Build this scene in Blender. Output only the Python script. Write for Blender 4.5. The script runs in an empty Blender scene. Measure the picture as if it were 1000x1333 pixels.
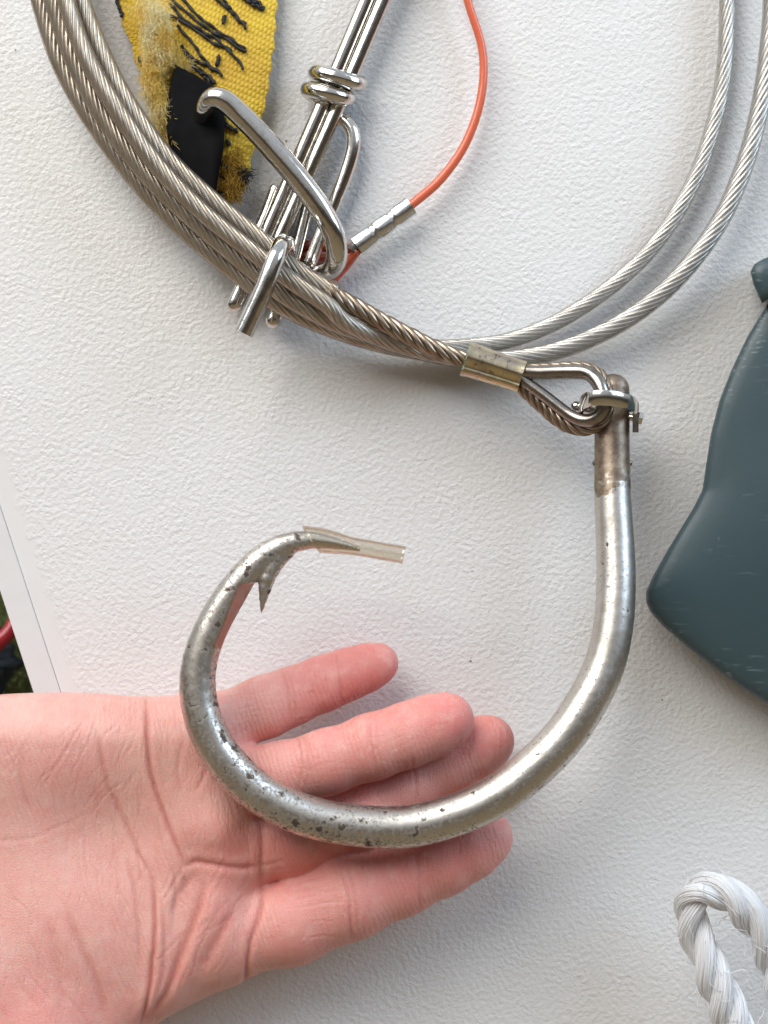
import bpy, math, random
import numpy as np
from mathutils import Vector

random.seed(7)
rng = np.random.default_rng(7)
sc = bpy.context.scene
col = sc.collection

# ------------------------------------------------------------------ camera
MM = 0.001
PX = 0.2            # mm on the wall plane per photo pixel
D = 400.0           # camera distance from the wall in mm
Z0 = 1.20           # height of the picture centre on the wall (m)
cam_d = bpy.data.cameras.new('camera')
cam = bpy.data.objects.new('camera', cam_d); col.objects.link(cam)
cam.location = (0, -D*MM, Z0); cam.rotation_euler = (math.radians(90), 0, 0)
cam_d.sensor_fit = 'VERTICAL'; cam_d.sensor_height = 24
cam_d.angle = 2*math.atan(1333*PX/2/D)
cam_d.clip_start = 0.01; cam_d.clip_end = 50
cam_d.dof.use_dof = True; cam_d.dof.focus_distance = 0.380; cam_d.dof.aperture_fstop = 9.0
sc.camera = cam

# ------------------------------------------------------------------ light
w = bpy.data.worlds.new('World'); sc.world = w; w.use_nodes = True
nt = w.node_tree; nt.nodes.clear()
def wn(t): return nt.nodes.new(t)
tc = wn('ShaderNodeTexCoord'); sx = wn('ShaderNodeSeparateXYZ'); cr = wn('ShaderNodeValToRGB')
mr = wn('ShaderNodeMapRange'); bg = wn('ShaderNodeBackground'); wo = wn('ShaderNodeOutputWorld')
nt.links.new(tc.outputs['Generated'], sx.inputs[0]); nt.links.new(sx.outputs['Z'], mr.inputs['Value'])
mr.inputs['From Min'].default_value = -1; mr.inputs['From Max'].default_value = 1
nt.links.new(mr.outputs[0], cr.inputs[0]); nt.links.new(cr.outputs[0], bg.inputs[0]); nt.links.new(bg.outputs[0], wo.inputs[0])
e = cr.color_ramp.elements                     # brown ground below, pale sky above
e[0].position = 0.0; e[0].color = (0.46, 0.37, 0.24, 1)
e[1].position = 1.0; e[1].color = (0.80, 0.88, 1.0, 1)
for p_, c_ in ((0.34, (0.30, 0.23, 0.14)), (0.44, (0.075, 0.055, 0.042)), (0.53, (0.10, 0.085, 0.07)), (0.60, (0.50, 0.51, 0.52)), (0.80, (0.74, 0.80, 0.88))):
    x = e.new(p_); x.color = (*c_, 1)
bg.inputs[1].default_value = 0.66

def area(name, loc, target, size, energy, color):
    l = bpy.data.lights.new(name, 'AREA'); l.shape = 'RECTANGLE'; l.size, l.size_y = size
    l.energy = energy; l.color = color
    o = bpy.data.objects.new(name, l); col.objects.link(o)
    o.location = loc; o.rotation_euler = (Vector(target)-Vector(loc)).to_track_quat('-Z', 'Y').to_euler()
    return o
area('open_sky_light', (-0.52, -0.72, Z0+0.84), (0.0, 0, Z0), (0.95, 0.85), 16.8, (1.0, 0.972, 0.935))
area('blue_sky_light', (0.75, -0.42, Z0+0.50), (0.08, 0, Z0), (0.5, 0.5), 5.2, (0.60, 0.78, 1.0))

sc.view_settings.view_transform = 'Standard'; sc.view_settings.look = 'None'
sc.view_settings.exposure = 0.0; sc.view_settings.gamma = 1.0
sc.view_settings.use_curve_mapping = False
sc.cycles.use_denoising = True
try: sc.cycles.denoiser = 'OPENIMAGEDENOISE'; sc.cycles.denoising_prefilter = 'ACCURATE'
except Exception: pass
sc.cycles.use_adaptive_sampling = True; sc.cycles.adaptive_threshold = 0.01
sc.cycles.max_bounces = 12; sc.cycles.transparent_max_bounces = 24
sc.cycles.caustics_reflective = False; sc.cycles.caustics_refractive = False

# ------------------------------------------------------------------ helpers
def P(x, y, h=0.0):
    """photo pixel (1000x1333) at h mm in front of the wall -> world point"""
    s = (D-h)/D*PX*MM
    return np.array([(x-500)*s, -h*MM, Z0-(y-666.5)*s])
def L(r, h=0.0): return r*PX*MM*(D-h)/D         # length of r pixels at height h

def smooth_path(pts, n):
    """centripetal-ish Catmull-Rom through rows of any dimension, n rows evenly spaced in the first three"""
    p = np.asarray(pts, float)
    if len(p) == 2: p = np.vstack([p[0], (p[0]+p[1])/2, p[1]])
    q = np.vstack([2*p[0]-p[1], p, 2*p[-1]-p[-2]])
    out = []
    for i in range(1, len(q)-2):
        t = np.linspace(0, 1, 24, endpoint=False)[:, None]
        a, b, c, d = q[i-1], q[i], q[i+1], q[i+2]
        out.append(0.5*((2*b)+(c-a)*t+(2*a-5*b+4*c-d)*t*t+(3*b-a-3*c+d)*t**3))
    out.append(p[-1:]); o = np.vstack(out)
    s = np.r_[0, np.cumsum(np.linalg.norm(np.diff(o[:, :3], axis=0), axis=1))]
    u = np.linspace(0, s[-1], n)
    return np.stack([np.interp(u, s, o[:, k]) for k in range(o.shape[1])], 1), u

def frames(c, up=(0, -1, 0)):
    t = np.gradient(c, axis=0); t /= np.linalg.norm(t, axis=1)[:, None]+1e-12
    n = np.zeros_like(c); v = np.array(up, float)
    for i in range(len(c)):
        v = v-t[i]*v.dot(t[i]); v /= np.linalg.norm(v)+1e-12; n[i] = v
    return t, n, np.cross(t, n)

class MB:
    def __init__(s): s.v = []; s.f = []; s.n = 0
    def add(s, v, f):
        v = np.asarray(v, float).reshape(-1, 3)
        s.v.append(v); s.f += [tuple(int(i)+s.n for i in q) for q in f]; s.n += len(v); return s
    def rings(s, R, caps=True, close=True):
        """R: (n, m, 3) rings"""
        n, m = R.shape[:2]; f = []
        mm = m if close else m-1
        for i in range(n-1):
            a = i*m; b = a+m
            for j in range(mm):
                k = (j+1) % m
                f.append((a+j, a+k, b+k, b+j))
        if caps:
            f.append(tuple(range(m))[::-1]); f.append(tuple(range((n-1)*m, n*m)))
        return s.add(R.reshape(-1, 3), f)
    def tube(s, pts, seg=16, n=None, round_ends=(False, False), caps=True):
        """pts rows (x, y, z, r) in metres"""
        p = np.asarray(pts, float)
        if n is None: n = max(8, int(np.linalg.norm(np.diff(p[:, :3], axis=0), axis=1).sum()/0.0009))
        q, u = smooth_path(p, n)
        c, r = q[:, :3], q[:, 3].copy()
        t, nn, bb = frames(c)
        if round_ends[0] or round_ends[1]:
            ph = np.linspace(0, math.pi/2, 6)[1:]
            if round_ends[0]:
                r0 = r[0]; C0 = np.array([c[0]-t[0]*r0*math.sin(a) for a in ph])[::-1]
                R0 = np.array([max(r0*math.cos(a), r0*.02) for a in ph])[::-1]
                c = np.vstack([C0, c]); r = np.r_[R0, r]
                t = np.vstack([np.repeat(t[:1], 5, 0), t]); nn = np.vstack([np.repeat(nn[:1], 5, 0), nn]); bb = np.vstack([np.repeat(bb[:1], 5, 0), bb])
            if round_ends[1]:
                r0 = r[-1]; C0 = np.array([c[-1]+t[-1]*r0*math.sin(a) for a in ph])
                R0 = np.array([max(r0*math.cos(a), r0*.02) for a in ph])
                c = np.vstack([c, C0]); r = np.r_[r, R0]
                nn = np.vstack([nn, np.repeat(nn[-1:], 5, 0)]); bb = np.vstack([bb, np.repeat(bb[-1:], 5, 0)])
        a = np.linspace(0, 2*math.pi, seg, endpoint=False)
        R = c[:, None, :]+r[:, None, None]*(np.cos(a)[None, :, None]*nn[:, None, :]+np.sin(a)[None, :, None]*bb[:, None, :])
        return s.rings(R, caps)
    def build(s, name, mat, parent=None, smooth=True, sharp=None):
        me = bpy.data.meshes.new(name)
        me.from_pydata(np.vstack(s.v).tolist(), [], s.f); me.validate(); me.update()
        if smooth: me.polygons.foreach_set('use_smooth', [True]*len(me.polygons))
        if sharp: me.set_sharp_from_angle(angle=math.radians(sharp))
        me.materials.append(mat)
        o = bpy.data.objects.new(name, me); col.objects.link(o)
        if parent is not None: o.parent = parent; o.matrix_parent_inverse = parent.matrix_world.inverted()
        return o

def root(name, at, label, cat, group=None):
    o = bpy.data.objects.new(name, None); col.objects.link(o)
    o.location = Vector(at); o.empty_display_size = 0.01
    o['label'] = label; o['category'] = cat
    if group: o['group'] = group
    bpy.context.view_layer.update()
    return o
def pts(rows):
    """rows (px, py, h, r_px) -> (x, y, z, r)"""
    return np.array([np.r_[P(x, y, h), L(r, h)] for x, y, h, r in rows])

# ------------------------------------------------------------------ materials
class Mat:
    def __init__(s, name):
        s.m = bpy.data.materials.new(name); s.m.use_nodes = True
        s.t = s.m.node_tree; s.b = s.t.nodes['Principled BSDF']; s.out = s.t.nodes['Material Output']
        s._tc = None
    def n(s, t, **kw):
        o = s.t.nodes.new(t)
        for k, v in kw.items():
            if k in o.inputs: o.inputs[k].default_value = v
            else: setattr(o, k, v)
        return o
    def l(s, a, b): s.t.links.new(a, b)
    def co(s):
        if not s._tc: s._tc = s.n('ShaderNodeTexCoord')
        return s._tc.outputs['Object']
    def set(s, **kw):
        for k, v in kw.items():
            k = k.replace('_', ' ')
            if isinstance(v, tuple) and len(v) == 3 and s.b.inputs[k].type == 'RGBA': v = (*v, 1)
            s.b.inputs[k].default_value = v
        return s
    def noise(s, scale, detail=3, rough=.55, vec=None, dist=0.0, dim='3D'):
        o = s.n('ShaderNodeTexNoise', Scale=scale, Detail=detail, Roughness=rough, Distortion=dist)
        s.l(vec if vec is not None else s.co(), o.inputs['Vector']); return o.outputs['Fac']
    def ramp(s, fac, stops):
        o = s.n('ShaderNodeValToRGB'); s.l(fac, o.inputs[0]); el = o.color_ramp.elements
        while len(el) < len(stops): el.new(.5)
        for i, (p, c) in enumerate(stops):
            el[i].position = p; el[i].color = (c, c, c, 1) if not isinstance(c, tuple) else (*c, 1)
        return o.outputs[0]
    def math(s, op, a, b=None, c=None, clamp=False):
        o = s.n('ShaderNodeMath', operation=op); o.use_clamp = clamp
        for i, v in enumerate((a, b, c)):
            if v is None: continue
            if isinstance(v, (int, float)): o.inputs[i].default_value = v
            else: s.l(v, o.inputs[i])
        return o.outputs[0]
    def mix(s, fac, a, b, blend='MIX'):
        o = s.n('ShaderNodeMix', data_type='RGBA', blend_type=blend)
        for sock, v in ((o.inputs[0], fac), (o.inputs[6], a), (o.inputs[7], b)):
            if isinstance(v, (int, float)): sock.default_value = v
            elif isinstance(v, tuple): sock.default_value = (*v, 1)
            else: s.l(v, sock)
        return o.outputs[2]
    def bump(s, h, dist, strength=1.0, prev=None):
        o = s.n('ShaderNodeBump', Strength=strength, Distance=dist); s.l(h, o.inputs['Height'])
        if prev is not None: s.l(prev, o.inputs['Normal'])
        return o.outputs[0]
    def normal(s, n): s.l(n, s.b.inputs['Normal']); return s
    def base(s, c): s.l(c, s.b.inputs['Base Color']); return s
    def rough(s, c): s.l(c, s.b.inputs['Roughness']); return s
    def xyz(s):
        o = s.n('ShaderNodeSeparateXYZ'); s.l(s.co(), o.inputs[0]); return o.outputs

# textured white paint; the stipple stops short of the framed edge
TA, TB = P(0, 660), P(80, 905)                    # groove line between panel and edge strip
td = (TB-TA)/np.linalg.norm(TB-TA); tn = np.array([-td[2], 0, td[0]])
if tn[0] < 0: tn = -tn
def wall_mat():
    m = Mat('textured_white_paint')
    X = m.xyz()
    d = m.math('ADD', m.math('MULTIPLY', X['X'], float(tn[0])), m.math('MULTIPLY', X['Z'], float(tn[2])))
    d = m.math('SUBTRACT', d, float(tn.dot(TA)))
    d = m.math('ADD', d, m.math('MULTIPLY', m.math('SUBTRACT', m.noise(260, 3), .5), .006))
    mask = m.math('MULTIPLY', m.math('SUBTRACT', d, .0042), 500, clamp=True)
    mp = m.n('ShaderNodeMapping'); m.l(m.co(), mp.inputs[0]); mp.inputs['Scale'].default_value = (1, 1, 1.08)
    mp.inputs['Rotation'].default_value = (0, math.radians(25), 0)
    v = mp.outputs[0]
    a = m.ramp(m.noise(780, 2.0, .5, v, .1), [(.30, 0.0), (.72, 1.0)])
    b = m.noise(1300, 2, .5, v)
    c = m.noise(120, 2, .5, v)
    h = m.math('ADD', m.math('MULTIPLY', a, m.math('ADD', .25, m.math('MULTIPLY', c, 1.1))), m.math('MULTIPLY', b, .22))
    h = m.math('MULTIPLY', h, mask)
    h = m.math('ADD', h, m.math('MULTIPLY', m.noise(35, 2), 1.5))
    m.normal(m.bump(h, .00019, 1.0))
    sp = m.noise(700, 1, .5)
    speck = m.ramp(m.noise(420, 1, .4), [(.186, 1.0), (.199, 0.0)])
    basec = m.mix(m.ramp(m.noise(14, 4, .6), [(.3, 0.0), (.7, 1.0)]), (.755, .74, .715), (.80, .795, .785))
    m.base(m.mix(speck, basec, (.22, .17, .13)))
    m.set(Roughness=.42); m.b.inputs['Specular IOR Level'].default_value = .4
    return m.m
M = {'wall': wall_mat()}

def simple(name, c, r=.5, metal=0.0, **kw):
    m = Mat(name).set(Base_Color=c, Roughness=r, Metallic=metal, **kw); M[name] = m.m; return m
m = simple('trim_paint', (.74, .735, .72), .35)
m.normal(m.bump(m.noise(90, 3), .0004, .6))

def chrome(name, c, r, scr=.0):
    m = simple(name, c, r, 1.0)
    n1 = m.noise(900, 3, .6); n2 = m.noise(120, 3, .6)
    m.rough(m.math('ADD', r*.6, m.math('MULTIPLY', m.math('ADD', n1, n2), r*.5)))
    m.base(m.mix(m.ramp(m.noise(300, 4, .7), [(.52, 0.0), (.75, 1.0)]), c, tuple(v*.62 for v in c)))
    m.normal(m.bump(m.noise(260, 2), .00012, .5, m.bump(n1, .00002, .6)))
    return m
chrome('stainless', (.72, .695, .65), .13)
chrome('aluminium', (.80, .81, .82), .20)
chrome('strand_steel', (.72, .71, .685), .33)
chrome('bare_strand_steel', (.40, .32, .245), .34)
chrome('dark_steel', (.34, .31, .28), .24)

def hook_mat():
    m = simple('tinned_steel', (.6, .58, .54), .35, 1.0)
    at = m.n('ShaderNodeAttribute', attribute_name='wear'); wr = m.n('ShaderNodeSeparateColor'); m.l(at.outputs['Color'], wr.inputs[0])
    worn, rust, cut = wr.outputs[0], wr.outputs[1], wr.outputs[2]
    p1 = m.noise(360, 4, .65, dist=.15); p2 = m.noise(1300, 3, .6); p3 = m.noise(95, 3, .6)
    # pits: small dark flecks, denser where the patchy noise and the wear weight are high
    lev = m.math('ADD', m.math('MULTIPLY', p3, .20), m.math('MULTIPLY', worn, .12))
    pit = m.math('MULTIPLY', m.math('SUBTRACT', m.math('ADD', p1, lev), .752), 13, clamp=True)
    fine = m.math('MULTIPLY', m.math('SUBTRACT', m.math('ADD', p2, lev), .69), 9, clamp=True)
    fine = m.math('MULTIPLY', fine, .6)
    pits = m.math('MAXIMUM', pit, fine)
    tin = m.mix(p3, (.60, .56, .505), (.70, .665, .615))
    tin = m.mix(m.ramp(m.noise(200, 4, .7), [(.45, 0.0), (.8, .55)]), tin, (.47, .42, .34))
    c = m.mix(pits, tin, (.085, .06, .042))
    rn = m.math('MULTIPLY', m.math('SUBTRACT', m.math('ADD', rust, m.math('ADD', m.math('MULTIPLY', m.math('SUBTRACT', p1, .5), 2.2), m.math('MULTIPLY', m.math('SUBTRACT', p3, .5), 2.2))), .18), 4, clamp=True)
    rc = m.mix(m.ramp(m.noise(300, 4, .7), [(.35, 0.0), (.7, 1.0)]), (.13, .08, .05), (.40, .32, .23))
    c = m.mix(m.math('MULTIPLY', rn, .9), c, rc)
    c = m.mix(cut, c, m.mix(m.noise(500, 4, .7), (.33, .20, .155), (.50, .36, .30)))
    m.base(c)
    dull = m.math('MAXIMUM', pits, m.math('MULTIPLY', rn, .22))
    m.l(m.math('SUBTRACT', 1.0, m.math('MULTIPLY', dull, .75)), m.b.inputs['Metallic'])
    m.rough(m.math('ADD', m.math('ADD', .30, m.math('MULTIPLY', p1, .14)), m.math('MULTIPLY', dull, .25)))
    hgt = m.math('SUBTRACT', m.math('MULTIPLY', p2, .15), m.math('MULTIPLY', pit, .8))
    m.normal(m.bump(hgt, .00005, .7, m.bump(m.noise(150, 2), .0005, .35)))
    return m.m
M['hook'] = hook_mat()

def jacket(name, tint, fr=.9, haze=.10, hz=(.55, .48, .38), tint2=None, edge=(.6, .5, .4), gr=.16, ep=1.7, f0=.035):
    m = Mat(name); M[name] = m.m
    m.t.nodes.remove(m.b)
    tr = m.n('ShaderNodeBsdfTransparent'); tr.inputs[0].default_value = (*tint, 1)
    gl = m.n('ShaderNodeBsdfGlossy', Roughness=gr); gl.inputs[0].default_value = (1, 1, 1, 1)
    df = m.n('ShaderNodeBsdfDiffuse'); df.inputs[0].default_value = (*hz, 1)
    if tint2:                                     # tint and diffuse colour run from brownish to paler grey, left to right
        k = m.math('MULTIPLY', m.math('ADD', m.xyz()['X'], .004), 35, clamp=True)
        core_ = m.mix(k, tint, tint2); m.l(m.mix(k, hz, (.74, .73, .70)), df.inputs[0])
    lw = m.n('ShaderNodeLayerWeight', Blend=.5)
    bp = m.bump(m.noise(500, 3), .0002, .5); m.l(bp, gl.inputs['Normal']); m.l(bp, lw.inputs['Normal'])
    # longer way through the wall near the rim
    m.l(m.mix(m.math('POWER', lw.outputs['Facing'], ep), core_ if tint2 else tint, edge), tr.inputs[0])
    a = m.n('ShaderNodeMixShader'); a.inputs[0].default_value = haze; m.l(tr.outputs[0], a.inputs[1]); m.l(df.outputs[0], a.inputs[2])
    x = m.n('ShaderNodeMixShader'); m.l(m.math('MULTIPLY', m.math('ADD', f0, m.math('MULTIPLY', m.math('POWER', lw.outputs['Facing'], 5.0), .9)), fr), x.inputs[0]); m.l(a.outputs[0], x.inputs[1]); m.l(gl.outputs[0], x.inputs[2])
    m.l(x.outputs[0], m.out.inputs['Surface'])
jacket('jacket_graded', (.87, .81, .735), 1.0, .17, (.50, .44, .355), (.92, .91, .885), (.60, .56, .50))
jacket('amber_tube', (.993, .975, .935), 1.2, .03, (.82, .64, .38), None, (.46, .27, .09), .06, 2.3, .12)

m = chrome('brass_plate', (.66, .56, .36), .22)
st = m.noise(150, 4, .65); m2 = m.mix(m.ramp(st, [(.42, 0.0), (.62, 1.0)]), (.70, .60, .38), (.52, .45, .36))
m2 = m.mix(m.ramp(m.noise(600, 4, .7), [(.58, 0.0), (.70, 1.0)]), m2, (.22, .15, .10)); m.base(m2)
m = simple('verdigris', (.13, .24, .20), .8); m.base(m.mix(m.ramp(m.noise(900, 3), [(.4, 0.0), (.6, 1.0)]), (.10, .28, .24), (.34, .30, .20)))
m = simple('orange_nylon', (.88, .20, .10), .22); m.set(Transmission_Weight=.25, Subsurface_Weight=.35, Subsurface_Radius=(.9, .35, .2), Subsurface_Scale=.002)
m = simple('clear_nylon', (.85, .82, .78), .12); m.set(Transmission_Weight=.8, IOR=1.45)

def web_mat():
    m = simple('yellow_webbing', (.72, .46, .02), .6)
    at = m.n('ShaderNodeAttribute', attribute_name='weave')
    n = m.noise(75, 4, .6)
    c = m.mix(m.ramp(n, [(.35, 0.0), (.7, 1.0)]), (.78, .54, .02), (.62, .36, .012))
    c = m.mix(m.ramp(m.noise(210, 4, .7), [(.6, 0.0), (.78, .75)]), c, (.23, .13, .02))
    c = m.mix(m.math('MULTIPLY', m.math('SUBTRACT', 1.0, at.outputs['Fac']), .35), c, (.30, .16, .01))
    m.base(c); m.b.inputs['Sheen Weight'].default_value = .25
    fib = m.n('ShaderNodeTexWave', Scale=900, Distortion=3.0); m.l(m.co(), fib.inputs[0])
    m.normal(m.bump(fib.outputs['Fac'], .00006, .6))
web_mat()
m = simple('black_thread', (.018, .017, .018), .7); m.normal(m.bump(m.noise(2500, 2), .0001, .8))
m = simple('black_rubber', (.01, .01, .011), .85); m.b.inputs['Specular IOR Level'].default_value = .12
wv = m.n('ShaderNodeTexWave', Scale=700, Distortion=1.0); m.l(m.co(), wv.inputs[0])
m.base(m.mix(m.ramp(m.noise(60, 3), [(.5, 0.0), (.85, 1.0)]), (.007, .007, .008), (.02, .02, .021)))
m.normal(m.bump(m.noise(1400, 3), .00008, .7))
m = simple('fray_fibre', (.80, .66, .26), .7); m.set(Sheen_Weight=.4)
m.base(m.mix(m.ramp(m.noise(130, 3), [(.38, 0.0), (.62, 1.0)]), (.92, .82, .46), (.86, .60, .08)))
m = simple('brown_fray', (.42, .24, .03), .8)

def teal_mat():
    m = simple('teal_plastic', (.025, .06, .072), .38)
    n = m.noise(28, 4, .6)
    c = m.mix(n, (.036, .064, .072), (.050, .084, .094))
    # fine scratches: stretched noises
    tot = None
    for rot, sc_, th in ((20, (60, 900, 900), .62), (-35, (80, 900, 1200), .64), (75, (50, 1000, 800), .65)):
        mp = m.n('ShaderNodeMapping'); m.l(m.co(), mp.inputs[0])
        mp.inputs['Rotation'].default_value = (0, math.radians(rot), 0); mp.inputs['Scale'].default_value = sc_
        s_ = m.math('MULTIPLY', m.math('SUBTRACT', m.noise(1.0, 2, .5, mp.outputs[0]), th), 14, clamp=True)
        s_ = m.math('MULTIPLY', s_, m.math('MULTIPLY', m.math('SUBTRACT', m.noise(45, 2, .5), .45), 6, clamp=True))
        tot = s_ if tot is None else m.math('MAXIMUM', tot, s_)
    dots = m.math('MULTIPLY', m.math('SUBTRACT', m.noise(330, 2, .5), .74), 20, clamp=True)
    m.base(m.mix(m.math('MULTIPLY', m.math('MAXIMUM', tot, dots), .32), c, (.35, .42, .42)))
    m.rough(m.math('ADD', .30, m.math('MULTIPLY', m.noise(60, 4, .7), .22)))
    m.normal(m.bump(m.noise(900, 2), .00003, .5))
teal_mat()
m = simple('rope_fibre', (.93, .93, .94), .26); m.set(Sheen_Weight=.3, Subsurface_Weight=.3, Subsurface_Radius=(1, .9, .8), Subsurface_Scale=.002)
m = simple('navy_cloth', (.014, .022, .032), .8); m.normal(m.bump(m.noise(300, 4), .001, .8))
m = simple('red_vinyl', (.36, .02, .03), .25)
m = simple('ground_soil', (.09, .10, .035), .95)
m = simple('leaf_green', (.10, .13, .04), .6)

def skin_mat():
    m = simple('skin', (.7, .42, .34), .45)
    at = m.n('ShaderNodeAttribute', attribute_name='flush'); fs = m.n('ShaderNodeSeparateColor'); m.l(at.outputs['Color'], fs.inputs[0])
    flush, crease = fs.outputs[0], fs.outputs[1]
    blot = m.noise(75, 3, .6); blot2 = m.noise(260, 3, .6)
    f = m.math('ADD', flush, m.math('MULTIPLY', m.math('SUBTRACT', blot, .5), 1.0), clamp=True)
    c = m.mix(f, (.82, .47, .40), (.755, .26, .225))
    c = m.mix(m.ramp(blot2, [(.50, 0.0), (.78, .38)]), c, (.88, .59, .49))
    c = m.mix(m.ramp(m.noise(140, 4, .65), [(.55, 0.0), (.75, .32)]), c, (.71, .25, .215))
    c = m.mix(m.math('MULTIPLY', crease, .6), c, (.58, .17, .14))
    m.base(c)
    m.set(Subsurface_Weight=.55, Subsurface_Radius=(1.0, .32, .18), Subsurface_Scale=.0026)
    m.b.inputs['Specular IOR Level'].default_value = .55
    # dermal texture: tiny plates plus directional ridges and fine criss-cross lines
    vo = m.n('ShaderNodeTexVoronoi', Scale=1500, feature='DISTANCE_TO_EDGE'); m.l(m.co(), vo.inputs['Vector'])
    pl = m.ramp(vo.outputs['Distance'], [(.0, 0.0), (.18, 1.0)])
    mp = m.n('ShaderNodeMapping'); m.l(m.co(), mp.inputs[0]); mp.inputs['Rotation'].default_value = (0, math.radians(18), 0)
    wv = m.n('ShaderNodeTexWave', Scale=260, Distortion=7.0, Detail=2.0); wv.inputs['Detail Scale'].default_value = .35; m.l(mp.outputs[0], wv.inputs[0])
    mp2 = m.n('ShaderNodeMapping'); m.l(m.co(), mp2.inputs[0]); mp2.inputs['Rotation'].default_value = (0, math.radians(12), 0); mp2.inputs['Scale'].default_value = (900, 400, 190)
    st = m.ramp(m.noise(1.0, 3, .6, mp2.outputs[0]), [(.30, 0.0), (.48, 1.0)])
    mp3 = m.n('ShaderNodeMapping'); m.l(m.co(), mp3.inputs[0]); mp3.inputs['Rotation'].default_value = (0, math.radians(-25), 0); mp3.inputs['Scale'].default_value = (620, 400, 150)
    st3 = m.ramp(m.noise(1.0, 3, .6, mp3.outputs[0]), [(.30, 0.0), (.44, 1.0)])
    zone = m.ramp(m.noise(60, 2), [(.42, 0.0), (.62, 1.0)])
    h = m.math('ADD', m.math('MULTIPLY', pl, .25), m.math('MULTIPLY', m.math('MULTIPLY', wv.outputs['Fac'], zone), .35))
    h = m.math('ADD', h, m.math('MULTIPLY', st, .40)); h = m.math('ADD', h, m.math('MULTIPLY', st3, .45))
    m.normal(m.bump(h, .00024, .9))
    m.rough(m.math('ADD', .36, m.math('MULTIPLY', blot2, .2)))
skin_mat()
m = simple('nail', (.80, .60, .53), .25)

# ------------------------------------------------------------------ setting: wall panel with framed edge, ground beyond
def struct(o): o['kind'] = 'structure'; return o
def slab(poly, h0, h1, name, mat, parent=None, bev=0.0):
    mb = MB(); n = len(poly)
    f = np.array([P(x, y, 0) for x, y in poly]); a = f.copy(); b = f.copy()
    a[:, 1] = -h0*MM; b[:, 1] = -h1*MM
    rings_ = [a, b]
    if bev:
        c = f.mean(0); b2 = b.copy()
        b2[:, [0, 2]] = c[[0, 2]]+(b2[:, [0, 2]]-c[[0, 2]])*(1-bev/np.linalg.norm(b2[:, [0, 2]]-c[[0, 2]], axis=1)[:, None])
        b[:, 1] += bev*.8; rings_ = [a, b, b2]
    mb.rings(np.array(rings_))
    return mb.build(name, mat, parent, smooth=False)
def ln(y, x0, y0, k): return x0+(y-y0)*k
k1 = 80/245.
wl = lambda y, o: o+(y-660)*k1
wall = struct(slab([(wl(-500, 1), -500), (1700, -500), (1700, 1900), (wl(1900, 1), 1900)], -14, 0, 'wall', M['wall']))
strip = slab([(wl(-500, -38), -500), (wl(-500, .5), -500), (wl(1900, .5), 1900), (wl(1900, -32), 1900)], -15, .35, 'edge_trim', M['trim_paint'], wall, bev=.0006)

gm = MB(); gv = np.array([P(-900, 500, -160), P(600, 500, -160), P(600, 1300, -110), P(-900, 1300, -110)]); gm.add(gv, [(0, 1, 2, 3)])
struct(gm.build('ground', M['ground_soil']))
gr = MB()
for i in range(1400):
    q = P(random.uniform(-260, 110), random.uniform(800, 1000), -random.uniform(70, 100)); a = random.uniform(-1, 1); ll = random.uniform(.006, .015)
    d = np.array([math.sin(a), random.uniform(-.6, .1), math.cos(a)]); s_ = np.cross(d, [0, 1, 0])*.0006
    gr.add([q-s_, q+s_, q+d*ll], [(0, 1, 2)])
g = gr.build('grass', M['leaf_green'], smooth=False); g['label'] = 'sliver of green grass seen past the left panel edge'; g['category'] = 'grass'; g['kind'] = 'stuff'

def lump(name, c, rad, mat, label, cat, amp=.18, f=2.2, parent=None, rot=0):
    nu, nv = 40, 24; V = []
    for i in range(nv+1):
        th = math.pi*i/nv
        for j in range(nu):
            ph = 2*math.pi*j/nu; d = np.array([math.sin(th)*math.cos(ph), math.sin(th)*math.sin(ph), math.cos(th)])
            q = d*f; k = 1+amp*(math.sin(3*q[0]+2*q[2]+rot)*math.cos(2.5*q[1]+rot)+.5*math.sin(6*q[2]-4*q[0]+rot))
            v = d*k*np.array(rad)
            V.append(v)
    V = np.array(V)+c; mb = MB(); fs = []
    for i in range(nv):
        for j in range(nu): fs.append((i*nu+j, (i+1)*nu+j, (i+1)*nu+(j+1) % nu, i*nu+(j+1) % nu))
    mb.add(V, fs); o = mb.build(name, mat, parent)
    if label: o['label'] = label; o['category'] = cat
    return o
lump('dark_cloth', P(-62, 862, -60), (.017, .012, .015), M['navy_cloth'], 'crumpled dark navy cloth beyond the left panel edge', 'cloth', .22, 2.6)
mb = MB(); mb.tube(pts([(-120, 810, -45, 20), (-40, 846, -42, 17), (2, 832, -42, 11), (22, 806, -44, 9)]), 14)
o = mb.build('red_strap', M['red_vinyl']); o['label'] = 'glossy red strap lying over the dark cloth at left'; o['category'] = 'strap'

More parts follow.
